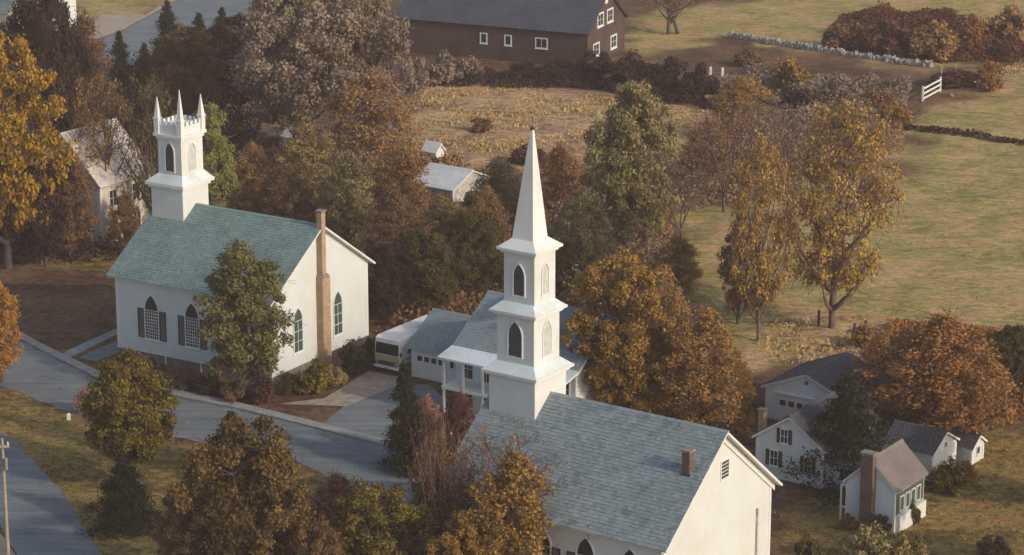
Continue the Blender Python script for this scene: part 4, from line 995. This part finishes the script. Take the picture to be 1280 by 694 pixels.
# ------------------------------------------------------------------ scattered ground cover (stuff)
def scatter(polys, n, seed, margin=.5):
    rs = np.random.RandomState(seed); out = []
    areas = []
    for p in polys:
        xs = [q[0] for q in p]; ys = [q[1] for q in p]; areas.append((max(xs)-min(xs))*(max(ys)-min(ys)))
    for p, a in zip(polys, areas):
        k = int(n*a/sum(areas)); xs = [q[0] for q in p]; ys = [q[1] for q in p]
        X = rs.uniform(max(min(xs), -90), min(max(xs), 115), k); Y = rs.uniform(min(ys), min(max(ys), 390), k)
        m_ = inpoly(X, Y, p); out.append(np.stack([X[m_], Y[m_]], 1))
    return np.concatenate(out)
HARDP = [street_p, road2_p, park_p, drive_p, path_p, apron_p, walk_p, toproad_p, sand_p]
def clear(P):
    ok = np.ones(len(P), bool)
    for p in HARDP: ok &= dist_poly(P[:, 0], P[:, 1], p) < -.15
    for o_, L0, L1_, W_ in ((ch1, -14.9, .2, 12.9), (ch2, -15.8, .2, 12.6), (hA, -.3, 11.7, 9), (gA, -.2, 4.3, 6.6), (gB, -.2, 6.8, 6), (hB, -.2, 8, 7.8), (hC, -3.7, .3, 4.3), (bn, -24.2, .2, 11.5), (hF, -8.5, .2, 6.8), (rv, -.2, 2.5, 6.8)):
        c, s = cos(o_.rotation_euler.z), sin(o_.rotation_euler.z); lx = (P[:, 0]-o_.location.x)*c+(P[:, 1]-o_.location.y)*s; ly = -(P[:, 0]-o_.location.x)*s+(P[:, 1]-o_.location.y)*c
        ok &= ~((lx > L0) & (lx < L1_) & (ly > -.2) & (ly < W_))
    return P[ok]
def grass(name, polys, n, h, w_, mat, seed, clump=.35):
    rs = np.random.RandomState(seed); P = clear(scatter(polys, n, seed)); d = nz2(P[:, 0], P[:, 1], clump, 5); P = P[d+rs.normal(size=len(P))*.5 > -.15]; k = len(P)
    a = rs.rand(k)*6.28; hh = h*rs.uniform(.4, 1.3, k); ww = w_*rs.uniform(.5, 1.3, k); tl = rs.normal(size=(k, 2))*.3*hh[:, None]
    B = np.concatenate([P, np.full((k, 1), -.12)], 1); dx = np.stack([np.cos(a), np.sin(a), np.zeros(k)], 1)*ww[:, None]
    top = B+np.concatenate([tl, (hh+.12)[:, None]], 1); V = np.stack([B-dx, B+dx, top], 1).reshape(-1, 3)
    return stuff(link(name, np_mesh(name, V, np.arange(3*k).reshape(k, 3)), mat))
tag(grass('straw_grass', straw_p, 45000, .2, .2, 'grass_straw', 4), 'dry straw-coloured grass covering the fallow field', 'grass')
tag(grass('meadow_grass', meadow_p[:1], 22000, .10, .08, 'grass_meadow', 5), 'short green and tan grass of the meadow on the right', 'grass')
tag(grass('lawn_grass', lawn_p, 50000, .12, .09, 'grass_lawn', 6), 'olive lawn grass with fallen leaves around the churches', 'grass')
def brush(name, polys, n, h, ls, mat, seed, label, sc_=.5):
    rs = np.random.RandomState(seed); P = clear(scatter(polys, n, seed)); b = np.clip(.45+nz2(P[:, 0], P[:, 1], sc_, seed % 20)*.8, .04, 1.3)
    z = rs.rand(len(P))**.7*h*b; V, F = cards(np.stack([P[:, 0], P[:, 1], z], 1), ls, rs, .5)
    return tag(stuff(link(name, np_mesh(name, V, F), mat)), label, 'brush')
brush('brush', [P2([(690, 225), (880, 190), (1125, 120), (1130, 190), (900, 255), (845, 270), (830, 400), (700, 400)])], 80000, 1.7, .24, 'leaf_thicket', 12, 'brown tangled brush between the spire and the meadow')
brush('brush', [P2([(270, 260), (330, 170), (520, 200), (650, 230), (700, 300), (700, 400), (470, 420), (440, 330)])], 70000, 2.4, .28, 'leaf_umber', 13, 'dark brown undergrowth behind the left church and parsonage')
brush('brush', [P2([(880, 130), (900, 90), (1140, 108), (1125, 165), (960, 175)])], 45000, 1.5, .3, 'leaf_greybrown', 14, 'grey-brown brush on the slope below the stone wall')
brush('brush', [P2([(1030, 62), (1050, 18), (1180, 18), (1290, 60), (1290, 78), (1180, 78)])], 30000, 1.6, .32, 'leaf_maroon', 15, 'reddish brush above the stone wall')
brush('brush', [P2([(510, 108), (560, 88), (740, 98), (900, 128), (900, 140), (730, 112)])], 26000, 1.4, .3, 'leaf_darkpurple', 16, 'dark brush strip along the near side of the barn')
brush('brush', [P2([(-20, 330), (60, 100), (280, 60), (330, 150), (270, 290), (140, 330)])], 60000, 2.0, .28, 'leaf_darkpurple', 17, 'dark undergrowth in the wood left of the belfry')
brush('brush', [P2([(700, 500), (740, 430), (940, 470), (945, 560), (900, 540)])], 26000, 1.4, .24, 'leaf_brown', 18, 'brown brush at the foot of the orange trees')
brush('brush', [P2([(1060, 470), (1120, 400), (1290, 420), (1290, 520), (1180, 560), (1110, 520)])], 34000, 1.0, .24, 'leaf_rust', 19, 'rusty brush around the broad rust-orange tree')
brush('brush', [P2([(1118, 156), (1200, 165), (1400, 190), (1400, 196), (1200, 171), (1118, 162)])], 16000, .55, .25, 'leaf_darkpurple', 20, 'dark overgrown furrow line crossing the green meadow')
def fallen(polys, n, seed, mat, label):
    rs = np.random.RandomState(seed); P = scatter(polys, n, seed); P = P[nz2(P[:, 0], P[:, 1], .3, seed % 20)+rs.normal(size=len(P))*.6 > .1]
    V, F = cards(np.concatenate([P, rs.uniform(.0, .05, (len(P), 1))], 1), .13, rs, 3.0); return tag(stuff(link('fallen_leaves', np_mesh('fallen_leaves', V, F), mat)), label, 'leaves')
fallen(lawn_p, 30000, 22, 'leaf_orange', 'orange fallen leaves scattered over the lawns')

fallen([P2([(-20, 425), (125, 470), (303, 505), (392, 530), (475, 550), (480, 600), (440, 611), (365, 574), (234, 549), (100, 520), (-20, 480)]), P2([(0, 545), (75, 610), (140, 705), (100, 705), (50, 610)])], 5000, 25, 'leaf_brown', 'brown leaves blown along the street edges')
# ------------------------------------------------------------------ walls, fences, poles
def stone_wall(label, pts, h, w_, seed, step=.42):
    a = G(*pts[0]); r = thing('stone_wall', label, 'wall', (a[0], a[1], 0)); rr = random.Random(seed); mb = MB(); Q = [G(*p) for p in pts]
    for (x0, y0), (x1, y1) in zip(Q, Q[1:]):
        L = hypot(x1-x0, y1-y0); ux, uy = (x1-x0)/L, (y1-y0)/L; s = 0
        while s < L:
            z = 0
            while z < h*rr.uniform(.75, 1.1):
                for o in (-w_/3, w_/3):
                    a0 = step*rr.uniform(.35, .6); hh = rr.uniform(.18, .32); cx = x0+ux*s-uy*o+rr.uniform(-.1, .1)-a[0]; cy = y0+uy*s+ux*o+rr.uniform(-.1, .1)-a[1]
                    V = []
                    for k in range(6):
                        an = k*pi/3+rr.uniform(-.25, .25); V.append((cx+cos(an)*a0, cy+sin(an)*a0*.8, z+rr.uniform(0, .04)))
                    V2 = [(cx+(p[0]-cx)*.8, cy+(p[1]-cy)*.8, z+hh+rr.uniform(-.04, .04)) for p in V]
                    mb.add(V+V2, [tuple(range(6, 12))]+[(k, (k+1) % 6, (k+1) % 6+6, k+6) for k in range(6)])
                z += .24
            s += step*rr.uniform(.8, 1.2)
    stuff(mb.build('stones', 'field_stone', r, recalc=False)); return r
stone_wall('long grey fieldstone wall crossing the upper right fields', [(912, 46), (960, 54), (1040, 67), (1110, 77), (1165, 84)], .5, .6, 5, .36)
def rail_fence(name, label, p0, p1, nposts, rails, h, mat, cat='fence', group=None):
    a, b = G(*p0), G(*p1); L = hypot(b[0]-a[0], b[1]-a[1]); r = thing(name, label, cat, (a[0], a[1], 0), math.atan2(b[1]-a[1], b[0]-a[0]), group)
    for i in range(nposts):
        x = L*i/(nposts-1); MB().box(x-.09, x+.09, -.09, .09, -.2, h+.1).build('post', mat, r)
    for z in rails: MB().box(0, L, -.14, -.091, z-.1, z+.1).build('rail', mat, r)
    return r
rail_fence('gate', 'white three-rail gate standing open in the upper right meadow', (1153, 127), (1175, 115), 2, (.35, .9, 1.45), 1.6, 'white_trim', 'gate')
rail_fence('wire_fence', 'low line of posts with a rail right of the big half-bare tree foot', (1068, 418), (1082, 414), 2, (.5,), .8, 'bark')
def post(label, px, py, h, mat='white_trim', r=.14, group=None):
    x, y = G(px, py); o = MB().box(-r, r, -r, r, -.2, h)
    o.frustum(0, 0, h, h+r, r, r, .02, .02); q = o.build('fence_post', mat); q.location = (x, y, 0); return tag(q, label, 'post', group)
post('short white post in the barn hedge, left one of a pair', 888, 100, 1.4); post('short white post in the barn hedge, right one of a pair', 903, 101, 1.4)
post('grey fence post standing left of the white gate', 1176, 108, 2.3, 'pole_wood', .09); post('grey fence post standing right of the white gate', 1194, 102, 2.0, 'pole_wood', .09)
post('dark stub post at the foot of the big half-bare tree', 1023, 408, 1.3, 'bark', .1)
post('small white marker post on the left lawn', 86, 524, .35, 'white_trim', .12)
# utility pole, lower left
x, y = G(13, 745); ph = HT(548, (x, y)); up_ = thing('utility_pole', 'wooden utility pole with short crossarm at the lower left edge', 'pole', (x, y, 0), .0)
MB().tube((0, 0, -.3), (0, 0, ph), .13, .08, 10).build('pole', 'pole_wood', up_, smooth=False)
MB().box(-.75, .45, -.16, -.06, ph-.55, ph-.4).build('crossarm', 'pole_wood', up_)
for q in (-.7, -.3, .35): MB().tube((q, -.11, ph-.4), (q, -.11, ph-.18), .05, .035, 8).build('insulator', 'white_trim', up_)
MB().tube((.2, -.2, ph-1.9), (.2, -.2, ph-1.2), .11, .11, 10).build('junction_can', 'chrome_grey', up_)
# the little roof mast on the near church
MB().tube((-5.0, -.3, 5.6), (-5.0, -.3, 6.6), .03, .03, 6).build('lightning_rod', 'dark_metal', ch2)
# ------------------------------------------------------------------ thin warm volume added to lift the darks, not real mist
hz = MB().box(-2300, 2300, -650, 4600, -2.5, 72).build('fade_volume', None); hz['kind'] = 'stuff'; hz['label'] = 'thin warm volume added over the village to lift the dark tones'
hm = bpy.data.materials.new('fade_volume'); hm.use_nodes = True; n_ = hm.node_tree; n_.nodes.remove(n_.nodes['Principled BSDF'])
pv = n_.nodes.new('ShaderNodeVolumePrincipled'); pv.inputs['Color'].default_value = (.96, .78, .70, 1); pv.inputs['Density'].default_value = .00027; pv.inputs['Anisotropy'].default_value = .0
n_.links.new(pv.outputs[0], n_.nodes['Material Output'].inputs['Volume']); hz.data.materials.append(hm)
